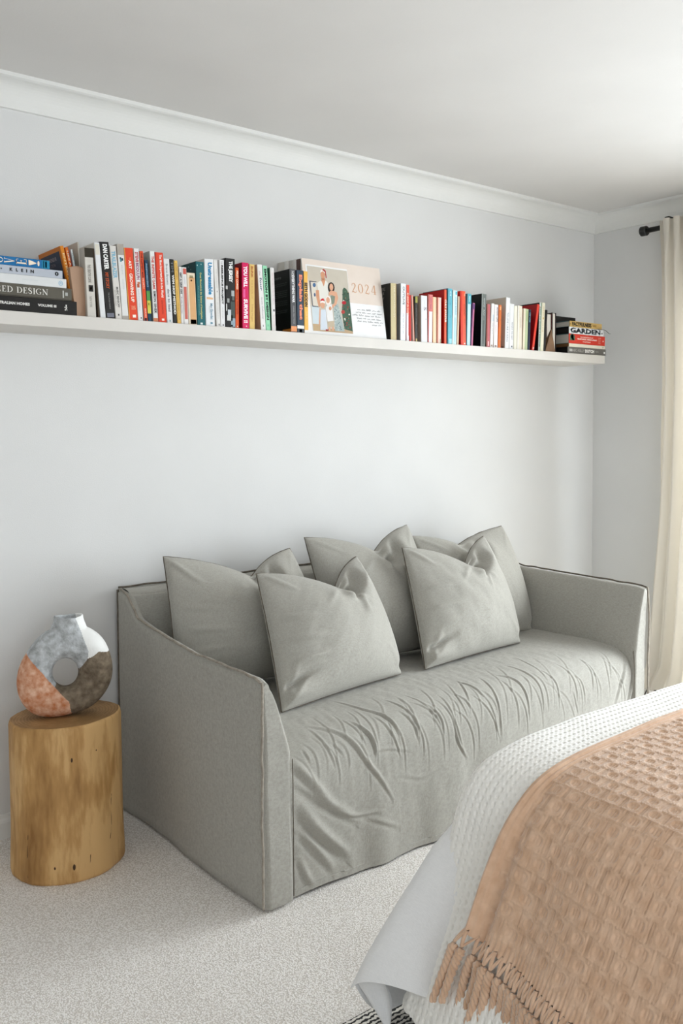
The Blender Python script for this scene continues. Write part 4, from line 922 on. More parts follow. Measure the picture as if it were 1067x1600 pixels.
   [('A GRIPPING ACCOUNT OF', .10, .13, .35, .92, (150, 150, 150)), ('the most powerful company in the world and how it came', .195, .22, .12, .93, (104, 104, 104)), ('to be feared by rivals and by the people it sells to', .225, .25, .14, .93, (104, 104, 104)), ('one seller at a time', .255, .28, .6, .93, (104, 104, 104)), ('from the first garage to the last mile of every road', .315, .34, .12, .93, (110, 110, 110)), ('a reporter follows the money through a thousand files', .345, .37, .12, .93, (110, 110, 110)), ('and the voices of those who spoke when it counted', .375, .40, .14, .93, (110, 110, 110)), ('inside the rooms where it was all decided again', .405, .43, .13, .93, (110, 110, 110)), ('this is a story of ambition and of its true price', .475, .50, .12, .93, (104, 104, 104)), ('told with care and with a sharp eye for the facts', .505, .53, .12, .93, (104, 104, 104)), ('an essential book for anybody who buys anything', .535, .56, .14, .93, (104, 104, 104)), ('urgent and gripping to the very last of its pages', .625, .65, .12, .93, (104, 104, 104)), ('a landmark work of business reporting today', .655, .68, .14, .60, (104, 104, 104)), (None, .86, .985, .60, .98, (176, 172, 162)), (None, .94, .999, .0, .34, (206, 124, 44))]),
 (464.5, 475.4, 463.1, 421.7, 0, .15, (44, 62, 80), (30, 44, 58), 1, 'navy book with a big salmon lower case title and a white foot', [('Explain that', .07, .79, .22, .80, (238, 142, 110), .05)], [(.88, .93, 0, 1, (230, 228, 224)), (.93, 1, 0, 1, (60, 66, 72)), (.94, .985, .3, .7, (210, 208, 204))], []),
 (475.9, 482.2, 474.5, 423.6, 0, .14, (234, 180, 84), (214, 156, 60), 0, 'amber yellow book with black capitals beside the calendar', [('SETH GODIN', .18, .57, .12, .86, (40, 34, 26), .05), ('THIS IS', .64, .76, .4, .7, (246, 214, 150), 0)], [(.945, 1, 0, 1, (232, 230, 226))], []),
]
BOOKS2 = [
 (610.8, 619.6, 610.4, 442.2, 0, .13, (196, 182, 140), (28, 25, 22), 1, 'gold spined book with a black cover, first one right of the calendar', [('THE PSYCHOLOGY', .04, .60, .5, .75, (222, 214, 190), .01)], [(0, 1, .88, 1, (150, 120, 70))], [('MONEY AND MORTALS', .06, .12, .25, .85, (150, 144, 136)), ('ALL OF US', .14, .19, .3, .8, (150, 144, 136)), ('a way', .23, .30, .3, .8, (140, 134, 126)), ('to be', .52, .60, .35, .8, (150, 144, 136)), ('richer now', .66, .74, .35, .8, (120, 116, 110))]),
 (625.6, 633.8, 626.3, 442.8, 0, .15, (232, 236, 240), (160, 158, 154), 1, 'white hardback with spaced black capitals and a thick grey cover', [('OUTLIVE', .05, .37, .35, .72, (40, 40, 44), .01), ('PETER ATTIA', .53, .88, .4, .65, (170, 174, 180), 0)], [], []),
 (634.9, 639.2, 635, 445, 0, .13, (228, 222, 226), (190, 60, 50), 0, 'slim white paperback with a red upper spine and slanting red title', [('A LIGHT IN DARK', .14, .55, .2, .75, (248, 210, 190), .03)], [(0, .5, 0, 1, (222, 74, 46)), (.5, .9, .72, 1, (206, 60, 44))], []),
 (640, 642.6, 639.6, 461, .004, .115, (206, 40, 30), (190, 34, 26), 0, 'very thin red booklet left of the pale salmon paperback', [], [], []),
 (643, 648.1, 640.4, 460.8, 0, .115, (224, 138, 110), (226, 220, 210), 0, 'short pale salmon paperback with a white left edge', [], [(0, 1, 0, .32, (228, 220, 208)), (.06, .96, .5, .62, (232, 166, 140))], []),
 (648.4, 652.6, 648.1, 463, 0, .115, (36, 32, 28), (60, 54, 40), 0, 'short black paperback with a green block at its head', [('SHADOWS OF THE', .26, .62, .3, .65, (110, 100, 90), .01)], [(0, .14, .15, 1, (150, 148, 60)), (.93, 1, .3, .75, (206, 180, 110))], []),
 (658.2, 667.8, 657.8, 461.5, 0, .13, (222, 222, 224), (190, 170, 154), 0, 'short white spined book with a taupe cover and a faint monogram', [('S', .24, .32, .42, .86, (150, 140, 150), 0), ('ideas', .1, .2, .5, .66, (206, 206, 206), 0)], [(.49, .51, .7, .82, (80, 96, 140))], []),
 (668.6, 675.4, 669.3, 460, 0, .13, (226, 218, 222), (170, 62, 44), 0, 'rosy white paperback with a red left edge, under the open red cover', [('HAPPY MIND', .05, .30, .4, .7, (150, 90, 110), 0)], [(0, 1, 0, .18, (190, 72, 54)), (0, .35, .18, 1, (210, 120, 116))], []),
 (675.8, 681.9, 675.9, 464, 0, .125, (232, 212, 180), (214, 130, 70), 0, 'short cream paperback with an orange left edge', [], [(0, 1, 0, .14, (222, 150, 80)), (0, 1, .55, .75, (220, 190, 150))], []),
 (683.2, 689.1, 683.7, 464.7, 0, .125, (224, 200, 190), (190, 80, 50), 0, 'short blush pink paperback with a salmon left edge, against the red cover', [], [(0, 1, 0, .22, (226, 140, 110)), (.9, 1, .7, 1, (150, 144, 110))], []),
 (694, 697.8, 694.2, 452.4, 0, .15, (226, 92, 58), (172, 14, 8), 1, 'red hardback with white capitals whose deep red cover rises over short paperbacks', [('CULT STATUS', .18, .60, .2, .85, (252, 232, 218), .05)], [], []),
 (699.5, 706.2, 700.1, 450.5, 0, .15, (96, 176, 194), (40, 110, 124), 0, 'light teal paperback, tallest right of the deep red cover', [('HOW TO BE', .05, .13, .4, .72, (214, 238, 240), .03), ('A CAT', .25, .29, .4, .6, (50, 110, 126), 0), ('DOG', .48, .53, .4, .6, (50, 110, 126), 0)], [(.90, .99, .3, .95, (150, 206, 216))], []),
 (706.5, 713.3, 708.1, 453.5, 0, .14, (196, 222, 228), (216, 222, 220), 0, 'pale icy blue paperback with a turquoise patch at the top', [('JULIA BAIRD', .12, .45, .45, .75, (120, 170, 190), .01)], [(.02, .08, .5, .9, (90, 180, 196)), (0, 1, 0, .22, (222, 228, 220)), (.5, .95, .35, .75, (170, 206, 214))], []),
 (713.7, 716.7, 715.6, 463, .002, .125, (206, 176, 150), (90, 84, 70), 0, 'very thin beige paperback left of the round backed red book', [], [], []),
 (717.5, 728.3, 716.4, 454.2, 0, .15, (226, 84, 46), (196, 30, 16), 1, 'wide round backed red hardback with spaced grey capitals', [('GOOD', .24, .45, .60, .82, (120, 60, 50), .0), ('TO', .50, .59, .60, .82, (150, 70, 54), 0), ('GREAT', .63, .90, .58, .80, (190, 100, 76), 0)], [(0, 1, 0, .35, (208, 44, 22)), (.04, .09, .78, .9, (244, 200, 170)), (.955, .98, .6, .8, (250, 230, 220))], []),
 (729.1, 734.7, 730.7, 458.7, 0, .14, (186, 218, 226), (90, 160, 176), 0, 'pale blue paperback with a teal head, right of the round backed red book', [('BEN', .05, .15, .4, .7, (214, 238, 240), .02)], [(0, .2, .1, 1, (84, 164, 178)), (0, 1, 0, .12, (120, 180, 190))], []),
 (735.4, 738.8, 738.6, 473.5, .0, .115, (196, 108, 140), (60, 34, 90), 0, 'very thin pink booklet with a purple edge against a black cover', [], [(0, 1, 0, .3, (60, 34, 100)), (.02, .14, .3, 1, (110, 60, 120))], []),
 (751, 758.3, 753, 459, 0, .15, (104, 110, 106), (12, 11, 11), 1, 'grey spined hardback with a wide plain black cover, right of the pink booklet', [('PRINCIPLES', .08, .25, .4, .62, (206, 210, 208), .02), ('RAY', .30, .42, .4, .62, (180, 184, 182), .02)], [(0, 1, 0, .12, (170, 178, 174)), (.5, .95, .35, .6, (84, 88, 86))], [('SIMPLY THE BEST ADVICE', .12, .15, .3, .75, (104, 104, 104)), ('you will read', .17, .20, .3, .6, (104, 104, 104)), ('this year', .22, .25, .35, .6, (104, 104, 104)), ('AN AUTHOR', .70, .73, .45, .7, (96, 96, 96))]),
 (759.7, 765.2, 760.8, 475, 0, .125, (184, 92, 98), (96, 62, 40), 0, 'short dusty rose paperback right of the grey spined hardback', [], [(0, 1, 0, .28, (150, 84, 70)), (.86, .97, .4, .7, (222, 180, 180))], []),
 (765.6, 770.2, 768, 474.2, 0, .125, (224, 222, 220), (214, 204, 190), 0, 'short white paperback with a faint blue emblem, next to the dusty rose one', [('QUIET', .45, .7, .4, .7, (176, 186, 196), 0)], [(.94, .98, .2, .8, (160, 140, 126)), (.25, .4, .5, .9, (190, 206, 216))], []),
 (770.6, 777.4, 772, 475.7, 0, .125, (226, 220, 220), (206, 190, 174), 0, 'short white paperback with tiny dark title, directly left of the orange one', [('IKIGAI LIFE', .06, .40, .55, .85, (90, 80, 84), .02), ('HAPPY', .48, .66, .3, .55, (214, 180, 190), 0)], [(.94, .98, .2, .7, (150, 130, 120))], []),
 (778, 782.3, 779.7, 476.5, 0, .125, (206, 106, 40), (190, 90, 30), 0, 'slim burnt orange paperback left of the tall beige cover', [], [(.04, .12, .3, .7, (240, 170, 120))], []),
 (788.8, 795, 791, 464.7, 0, .17, (230, 231, 231), (196, 184, 170), 1, 'tall white book with a wide beige cover and grey spaced capitals', [('TO LIVE LIKE A KING', .29, .87, .3, .7, (130, 140, 152), .01)], [], [(None, .96, .99, .05, .5, (120, 100, 90))]),
 (795.4, 801.8, 797, 474.5, 0, .14, (226, 227, 228), (214, 212, 208), 0, 'white book with spaced grey capitals, right of the tall white one', [('WHAT TO SAY', .40, .80, .45, .72, (96, 100, 106), .01)], [(.93, .965, .5, .75, (60, 70, 80))], []),
 (802.4, 807.6, 803.3, 477.9, 0, .13, (226, 222, 206), (206, 200, 184), 0, 'slim ivory paperback with a bare spine', [], [], []),
 (808, 815.2, 809, 477.5, 0, .13, (224, 216, 198), (226, 222, 214), 0, 'wider ivory paperback with faint vertical script, left of the sage green one', [('serenity', .26, .50, .45, .75, (190, 182, 164), 0)], [(0, 1, 0, .25, (230, 226, 220))], []),
 (816.4, 824, 818.3, 482.4, 0, .125, (178, 190, 150), (226, 200, 180), 0, 'sage green paperback with a cream left edge', [], [(0, 1, 0, .38, (226, 216, 194)), (.05, .3, .6, .85, (160, 176, 130))], []),
 (824.3, 827.8, 826.5, 483.5, 0, .125, (18, 30, 56), (18, 30, 56), 0, 'slim navy paperback in front of the red cover', [('DEEP WORK', .08, .32, .2, .7, (120, 170, 190), .02)], [], []),
 (831, 834.4, 839.8, 476, 0, .15, (222, 60, 40), (158, 10, 16), 1, 'deep red hardback leaning right, its cover printed with faint lines', [('RED', .93, .98, .2, .8, (250, 220, 210), .03)], [], [('DEAR READER', .12, .16, .4, .75, (190, 70, 70)), ('HOW WE', .26, .30, .4, .8, (190, 70, 70)), ('BELONG', .31, .35, .4, .8, (190, 70, 70)), ('TODAY', .42, .45, .4, .7, (190, 70, 70))]),
 (838.8, 843.6, 841.2, 472.6, 0, .17, (216, 222, 214), (16, 14, 14), 1, 'tall white book with green print and a black cover behind the deep red one', [('HOW TO AVOID A DISASTER', .1, .92, .2, .62, (50, 60, 56), .03)], [(0, 1, .74, 1, (84, 150, 126)), (.08, .1, 0, .4, (200, 60, 50))], []),
 (844, 849, 847, 473, 0, .14, (226, 220, 196), (206, 200, 178), 0, 'tall cream paperback with gold lettering near the shelf end', [('GREEN LIGHTS', .08, .60, .35, .65, (200, 176, 120), .01)], [(.30, .34, .35, .7, (190, 150, 60))], []),
 (849.4, 852.2, 853, 484.5, 0, .13, (20, 17, 16), (20, 17, 16), 0, 'very thin black booklet beside the cream paperback', [], [], []),
]
def run(books, lim=None):
    prev = None; objs = []
    for (bl, br, tl, vt, sb, dep, sp, cv_, hard, label, tx, bd, cp) in books:
        y = -.2185+sb
        x0, x1 = x_on_shelf(bl, y), x_on_shelf(br, y); tp_ = ony(tl, vt, y); h = tp_[2]-ZT; k = (tp_[0]-x0)/h
        if prev is not None:
            pr_, pk, ph_ = prev
            for z in (0, min(h, ph_)):
                g = (x0+k*z)-(pr_+pk*z)
                if g < .0004: x0 += .0004-g
        w = max(x1-x0, .0045)
        ang = math.atan(k); L_ = h/math.cos(ang)
        o = make_book(label, w*math.cos(ang), dep, L_, sp, cv_, tx, bd, cp, bool(hard))
        place(o, x0, y, ang, w)
        prev = (x0+w, k, h); objs.append(o)
    return objs
run(BOOKS); run(BOOKS2)

# leaning books behind the wooden block at the left, tilted on to the stack
def lean(label, xb, xt, zt_, w, y, dep, spine, cover, yaw=0, **kw):
    h = zt_-ZT; a = math.atan((xt-xb)/h)
    o = make_book(label, w, dep, h/math.cos(a), spine, cover, **kw); place(o, xb, y, a, w, yaw); return o
zo = ony(93.3, 384.5, -.186)
lean('orange book with a navy panel on its cover, leaning on the flat stack', 1.0985, zo[0], zo[2], .0120, -.186, .181, (222, 138, 40), (214, 122, 26), 0, cov=[(None, .06, .95, .08, .93, (52, 60, 76)), ('ENTREPRENEUR', .12, .17, .25, .86, (190, 170, 170)), ('REVOLUTION', .20, .245, .35, .8, (150, 130, 140))], texts=[('ENTREPRENEUR', .1, .8, .3, .75, (250, 226, 180), .02)])
z2 = ony(101, 386.5, -.186)
lean('orange book with white lettering, second in the leaning row behind the wooden block', 1.1110, z2[0]+.001, z2[2], .0095, -.186, .14, (226, 122, 36), (196, 60, 24), texts=[('LIKE A HABIT', .05, .5, .3, .75, (250, 232, 214), .03)], bands=[(0, 1, .8, 1, (196, 60, 30))])
z4 = ony(110.8, 389.7, -.186)
lean('white book with pale blue lettering peeping over the wooden block', 1.1212, z4[0]-.001, z4[2], .0060, -.186, .13, (214, 222, 222), (206, 210, 208), texts=[('THE WAR', .05, .32, .35, .75, (150, 174, 186), .02)])
z5 = ony(121.5, 377.6, -.186)
lean('tall beige book rising behind the wooden block', 1.1275, z5[0]+.001, z5[2], .005, -.180, .15, (212, 206, 196), (190, 176, 160))

# wooden block standing in front of them
WB = wood_mat('block_wood', (112, 84, 64), (148, 116, 94), (172, 140, 116), (1, 1, .3))
xbL, xbR = 1.0905, x_on_shelf(137, -.2185)-.001
ztb = ony(120, 415.5, -.206)[2]; hb_ = ztb-ZT
tl_, tr_ = ony(108.5, 417, -.206)[0], ony(134, 417, -.206)[0]
fr_ = [(xbL, 0), (xbR, 0)]+[(xbR+(tr_-xbR)*q, (hb_-.006)*q) for q in np.linspace(.1, 1, 8)]+[(tr_+(tl_-tr_)*q, hb_-.006+.006*math.sin(q*math.pi)) for q in np.linspace(.12, .88, 7)]+[(tl_+(xbL-tl_)*q, (hb_-.006)*(1-q)) for q in np.linspace(0, .9, 8)]
n = len(fr_); V = []
for yy, sh in ((-.2045, .0018), (-.206, .0), (-.206, 0), (-.190, .0)):
    pass
cx_ = np.mean([p[0] for p in fr_]); cz_ = hb_/2
def ring_at(y, k): return [(cx_+(x-cx_)*k, y, ZT+.0003+cz_+(z-cz_)*k) for x, z in fr_]
V = ring_at(-.2060, .95)+ring_at(-.2045, .99)+ring_at(-.203, 1)+ring_at(-.1900, 1)
F = [(r*n+j, r*n+(j+1) % n, (r+1)*n+(j+1) % n, (r+1)*n+j) for r in range(3) for j in range(n)]+[tuple(range(n))[::-1], tuple(range(3*n, 4*n))]
blk = tag(mesh('wooden_block', V, F, WB, None, sm=False), 'upright reddish brown wooden block between the flat stack and the standing books', 'bookend')

# books lying flat, spines to the room
def lay(label, x0, x1, z0, z1, spine, cover, texts=(), panels=(), y=-.226, dep=.19, group='', ends=PAGES, hard=True):
    t = .0022 if hard else .001; w, h = x1-x0, z1-z0; e = .0012
    o_ = [(0, e), (e, 0), (h-e, 0), (h, e), (h, dep), (h-t, dep), (h-t, t), (t, t), (t, dep), (0, dep)]
    o_ = [(0, dep), (0, e), (e, 0), (h-e, 0), (h, e), (h, dep), (h-t, dep), (h-t, t), (t, t), (t, dep)]
    n = len(o_); V = [(0, b, a) for a, b in o_]+[(w, b, a) for a, b in o_]
    F = [(j, (j+1) % n, n+(j+1) % n, n+j) for j in range(n)]
    for b in (0, n):
        for q in ((0, 1, 8, 9), (1, 2, 7, 8) if False else (1, 2, 3, 4, 7, 8), (4, 5, 6, 7)): F.append(tuple(b+i for i in (q if b == 0 else q[::-1])))
    mi = [1 if j in (0, 4, 5, 6, 7, 8, 9) else 0 for j in range(n)]+[1, 0, 1]*2
    me = bpy.data.meshes.new('book'); me.from_pydata(V, [], F); me.materials.append(paper(spine)); me.materials.append(paper(cover)); me.polygons.foreach_set('material_index', mi); me.update()
    o = bpy.data.objects.new('book', me); COL.objects.link(o); o.location = (x0, y, z0); tag(o, label, 'book', group)
    i_ = .003 if hard else .0005
    pv, pf = box_vf(i_, w-i_, t, dep-i_, t, h-t); pm = bpy.data.meshes.new('page_block'); pm.from_pydata(pv, [], pf); pm.materials.append(ends); pb = bpy.data.objects.new('page_block', pm); COL.objects.link(pb); pb.parent = o
    for X0, X1, Z0, Z1, c in panels:
        flat('spine_band', o, np.array([(0, 0), (1, 0), (1, 1), (0, 1)], float), [(0, 1, 2, 3)], (X0-x0, -.0003, Z0*h), (X1-X0, 0, 0), (0, 0, (Z1-Z0)*h), paper(c))
    for s, X0, X1, Z0, Z1, c, bold in texts:
        if bold == 'stack':                                  # one letter, turned on its back
            v2, fc = serif_geo(s); flat('spine_title', o, v2, fc, (X1-x0, -.0006, Z0*h), (0, 0, (Z1-Z0)*h), (-(X1-X0), 0, 0), paper(c))
        else:
            v2, fc = serif_geo(s) if bold == 'serif' else text_geo(s, bold)
            flat('spine_title', o, v2, fc, (X0-x0, -.0006, Z0*h), (X1-X0, 0, 0), (0, 0, (Z1-Z0)*h), paper(c))
    return o
YL = -.226
def xs(u, v): return float(ony(u, v, YL)[0])
GS = 'flat stack at the left end of the shelf'
e_ = [xs(120, 480), xs(112, 460), xs(104, 443), xs(98, 430), xs(78, 414)]
zz = [ZT+.0002, 1.6885, 1.7262, 1.7535, 1.7775, 1.8030]
lay('black book at the bottom of the flat stack, white capitals on its spine', .76, e_[0], zz[0], zz[1], (28, 25, 23), (22, 20, 18), [('AUSTRALIAN HOMES', xs(-14, 470), xs(46.5, 477), .44, .64, (226, 224, 220), .04), ('VOLUME III', xs(59, 478), xs(88, 481), .46, .64, (226, 224, 220), .04)], [(xs(101, 480), xs(105, 481), .3, .4, (226, 224, 220)), (xs(102.5, 480), xs(104.5, 481), .3, .72, (226, 224, 220)), (xs(100.5, 480), xs(105, 481), .5, .56, (226, 224, 220))], YL, .20, GS)
lay('olive grey book with a large white serif title, low in the left flat stack', .73, e_[1], zz[1]+.0002, zz[2], (92, 88, 78), (70, 66, 58), [('INSPIRED DESIGN', xs(-44, 445), xs(75, 458), .30, .78, (232, 230, 224), 'serif')], [(xs(98, 458), xs(100, 458), .22, .80, (190, 190, 184)), (xs(102, 458), xs(106, 459), .40, .66, (176, 178, 174)), (.73, e_[1], .04, .10, (58, 54, 47))], YL+.001, .20, GS)
lay('white book with a pale blue circle on its spine, middle of the left stack', .75, e_[2], zz[2]+.0002, zz[3], (218, 220, 220), (206, 206, 204), [('country style living', xs(35, 437), xs(59, 440), .45, .60, (196, 204, 208), 0), ('O', xs(91.5, 441), xs(98.5, 442), .2, .78, (150, 190, 214), .0), ('o', xs(93.5, 441), xs(96.5, 442), .4, .6, (150, 190, 214), .04)], [], YL+.0015, .20, GS)
lay('silver grey book with spaced black capitals, second from the top of the flat stack', .77, e_[3], zz[3]+.0002, zz[4], (182, 188, 198), (160, 164, 172), [(c, xs(u, 424), xs(u+w_, 424), .32, .72, (40, 40, 42), .05) for c, u, w_ in (('K', 15.5, 4.8), ('L', 25.3, 3.2), ('E', 33.3, 3.3), ('I', 41.2, 1.6), ('N', 48, 5.4))]+[('+', xs(.8, 421), xs(3.6, 421), .40, .62, (40, 40, 42), .05), ('0', xs(86, 429), xs(92, 429.5), .28, .80, (34, 34, 36), .05)], [], YL+.002, .20, GS)
lay('blue book on top of the flat stack with big cream letters on their side', .78, e_[4], zz[4]+.0002, zz[5], (24, 108, 164), (20, 90, 140), [(c, xs(u, 407), xs(u1, 408), .22, .84, (240, 226, 206), 'stack') for c, u, u1 in (('L', -22, -7), ('O', -6, 5), ('V', 6.5, 23), ('E', 25.5, 42), ('!', 45, 62))], [(xs(66, 412), e_[4]-.0005, .02, .98, (30, 130, 166)), (xs(68, 412), xs(69.3, 412), .1, .9, (140, 190, 210)), (xs(71, 412), xs(73.5, 412), .15, .85, (90, 160, 190))], YL+.0025, .19, GS)

GR = 'flat stack at the right end of the shelf'
YL = -.224
xr = [xs(887, 545), xs(889, 537), xs(889.5, 530), xs(889.5, 515), xs(891, 505)]
xe = [xs(946.2, 550), xs(945, 541), xs(945.5, 535), xs(943, 520), xs(941, 508)]
zz = [ZT+.0002, 1.6775, 1.6935, 1.7395, 1.7715, 1.7995]
o5 = lay('grey book at the bottom of the flat stack by the corner', xr[0], xe[0], zz[0], zz[1], (108, 105, 100), (20, 18, 17), [('ABC-KELLY', xs(894, 546), xs(913, 548), .3, .72, (180, 176, 170), .0), ('DUTCH', xs(914, 547), xs(928, 549), .25, .75, (240, 238, 234), .05), ('VAN EYK', xs(930, 549), xs(935, 550), .4, .6, (180, 178, 174), 0)], [(xs(943, 550), xs(945, 551), .3, .6, (236, 236, 234)), (xs(889.5, 546), xs(894, 547), .3, .7, (190, 188, 184))], YL, .17, GR, paper((24, 21, 20)))
lay('thin cream book second from the bottom of the corner stack', xr[1], xe[1], zz[1]+.0002, zz[2], (232, 224, 206), (104, 70, 40), [], [(xe[1]-.02, xe[1]-.013, .3, .6, (120, 110, 90))], YL, .165, GR, paper((120, 86, 54)), False)
lay('thick red book with white capitals in the middle of the corner stack', xr[2], xe[2], zz[2]+.0002, zz[3], (214, 62, 46), (60, 110, 112), [('THE COMPLETE BOOK OF', xs(907, 527), xs(927, 529), .66, .78, (246, 226, 214), .03), ('VEGETABLES, HERBS & FRUIT', xs(902, 531), xs(933, 534), .42, .58, (250, 236, 226), .05), ('IN AUSTRALIA', xs(911, 535), xs(923, 536), .20, .32, (246, 226, 214), .03), ('DIGEST', xs(935, 530), xs(939, 536), .15, .85, (236, 160, 140), 0)], [(xs(891, 526), xs(898.5, 527), .32, .86, (74, 120, 96)), (xs(892.5, 524), xs(896.5, 525), .5, .98, (40, 60, 50)), (xs(894, 529), xs(897.5, 530), .35, .55, (120, 166, 140)), (xs(942, 532), xs(943.3, 533), .42, .55, (250, 230, 220))], YL+.002, .16, GR, PAGESH)
lay('white book with fat pale block letters above the red one in the corner stack', xr[3], xe[3], zz[3]+.0002, zz[4], (230, 231, 232), (22, 22, 24), [('GARDEN', xs(891, 515), xs(938, 521), .12, .90, (176, 186, 198), .06), ('GARDEN', xs(891.6, 515), xs(938.6, 521), .16, .94, (240, 242, 243), .045)], [(xs(940, 522), xs(941.5, 522), .3, .5, (60, 60, 60))], YL+.001, .165, GR, paper((30, 28, 28)))
lay('yellow book with black capitals on top of the corner stack', xr[4], xe[4], zz[4]+.0002, zz[5], (206, 172, 104), (50, 96, 104), [('FACTFULNESS', xs(894.5, 505), xs(924.5, 510), .18, .86, (34, 30, 26), .05), ('HANS', xs(927, 508), xs(932, 509), .3, .72, (150, 116, 60), .02), ('ROSLING', xs(933.5, 508), xs(938.5, 510), .3, .72, (230, 200, 140), .0)], [(xs(889.8+1.4, 505), xs(891.0+1, 506), .35, .6, (40, 34, 28))], YL+.003, .16, GR, PAGESH)
bkx = lay('small black box shaped book lying at the back on the corner stack', float(ony(868, 500, -.14)[0]), float(ony(880.5, 500, -.10)[0])+.06, zz[5]+.0002, float(ony(875, 494.5, -.12)[2]), (26, 24, 23), (22, 20, 19), [], [], -.125, .10, GR, paper((26, 24, 23)))
bkx['label'] = 'small black book lying at the back on top of the yellow one'
RIB = noise_mat('dark_ribbon', (44, 44, 48), (60, 60, 64), 60, .6)
rb = tube('bookmark', catmull([(xe[3]-.05, YL-.002, 1.7722), (xe[3]-.008, YL-.004, 1.7720), (xe[3]+.012, YL-.006, 1.767), (xe[3]+.030, YL-.008, 1.7565), (xe[3]+.045, YL-.008, 1.7545)], 24), .0018, RIB, None, 6, flat=.4)
tag(rb, 'dark ribbon bookmark trailing out of the corner stack', 'bookmark')

# books with their page edges to the room, and the wedge bookend in front of them
def fore(label, u0, u1, vt, y, cover, pg):
    x0, x1 = x_on_shelf(u0, y), x_on_shelf(u1, y); h = ony(u0, vt, y)[2]-ZT; w = x1-x0
    v, f = [], []
    for b in ((0, .003, 0, .13, 0, h), (w-.003, w, 0, .13, 0, h), (.003, w-.003, .127, .13, 0, h)):
        a, c = box_vf(*b); n = len(v); v += a; f += [tuple(i+n for i in q) for q in c]
    o = mesh('book', v, f, paper(cover), None, sm=False); o.location = (x0, y, ZT+.0002)
    pv, pf = box_vf(.003, w-.003, .004, .127, .003, h-.003); p = mesh('page_block', pv, pf, pg, None, sm=False); p.parent = o
    return tag(o, label, 'book', 'books standing on the shelf')
fore('white paged book with maroon boards, page edges outward, behind the brown wedge', 853.5, 861.8, 489.5, -.185, (72, 30, 28), PAGES)
fore('slim book with black boards and white page edges, next to the corner stack', 862.6, 868.6, 488.3, -.185, (40, 28, 26), PAGES)
LEA = noise_mat('brown_wedge', (104, 74, 48), (132, 98, 68), 18, .55, .3, 200)
y0_ = -.2185; xa, xb_ = x_on_shelf(852, y0_), x_on_shelf(867.5, y0_); ap = ony(861, 514.5, y0_+.012)
V = [(xa, y0_, ZT+.0003), (xb_, y0_, ZT+.0003), (xb_, y0_+.030, ZT+.0003), (xa, y0_+.030, ZT+.0003), (ap[0]-.001, y0_+.010, ap[2]), (ap[0]+.001, y0_+.010, ap[2]), (ap[0]+.001, y0_+.014, ap[2]), (ap[0]-.001, y0_+.014, ap[2])]
tag(mesh('wedge', V, [(0, 3, 2, 1), (4, 5, 6, 7), (0, 1, 5, 4), (1, 2, 6, 5), (2, 3, 7, 6), (3, 0, 4, 7)], LEA, None, sm=False), 'small brown pointed wedge bookend in front of the page edges', 'bookend')

# magazines whose edges show behind the black cover
for i, (x, yf, vt, c) in enumerate(((1.9795, -.045, 409, (206, 202, 194)), (1.9835, -.070, 407, (224, 222, 218)), (1.9875, -.090, 406, (200, 196, 190)), (1.9915, -.108, 404.5, (222, 220, 216)), (1.9955, -.128, 403.5, (92, 70, 66)), (1.9995, -.140, 402.5, (224, 218, 210)))):
    zt_ = ony(446+i*5, vt+.5, yf)[2]
    o = make_book(['palest thin magazine furthest back beside the calendar', 'second thin white magazine back from the calendar edge', 'thin grey edged magazine in the middle of the row by the calendar', 'fourth thin white magazine, two before the calendar', 'thin maroon edged magazine beside the calendar', 'thin cream magazine directly behind the calendar edge'][i], .0034, -yf-.006, zt_-ZT, c, c, hard=False, name='magazine', cat='magazine', group='magazines behind the calendar')
    o.location = (x, yf, ZT+.0002)

# ------------------------------------------------------------------ photo calendar
BLc, BRc = ony(482.5, 520.5, -.2105), ony(604, 530.3, -.2105)
BLc[2] = BRc[2] = ZT+.0006
TLc, TRc = ony(472, 402.7, -.168), ony(597, 421.5, -.168)
ux_ = (BRc-BLc); wC = np.linalg.norm(ux_); ux_ = ux_/wC
hz = (TLc[2]+TRc[2])/2-ZT; up_ = np.array([0, .042, hz]); hC = np.linalg.norm(up_); up_ /= hC
nC = np.cross(ux_, up_); nC = nC if nC[1] < 0 else -nC
PAPW, PAPB = noise_mat('calendar_paper', (228, 228, 228), (234, 234, 234), 20, .6), noise_mat('calendar_blush', (216, 202, 190), (222, 209, 198), 10, .6)
vv, ff = box_vf(0, wC, -.004, 0, 0, hC)
cal = mesh('calendar', [BLc+ux_*x+up_*z-nC*y*-1 for x, y, z in vv], ff, PAPW, None, sm=False)
tag(cal, 'photo calendar for 2024 with a family portrait, leaning among the books', 'calendar')
def cflat(name, x0, x1, z0, z1, m, lay_=1):
    return flat(name, cal, np.array([(0, 0), (1, 0), (1, 1), (0, 1)], float), [(0, 1, 2, 3)], BLc+ux_*x0*wC+up_*z0*hC+nC*.0003*lay_, ux_*(x1-x0)*wC, up_*(z1-z0)*hC, m)
cflat('blush_panel', .0, 1, .925, 1, PAPB); cflat('blush_panel', .56, 1, .47, .925, PAPB); cflat('blush_panel', 0, .04, .45, .925, PAPB)
v2, fc = serif_geo('2024', .22); flat('year_numerals', cal, v2, fc, BLc+ux_*.60*wC+up_*.615*hC+nC*.0008, ux_*.32*wC, up_*.135*hC, paper((206, 158, 122)))
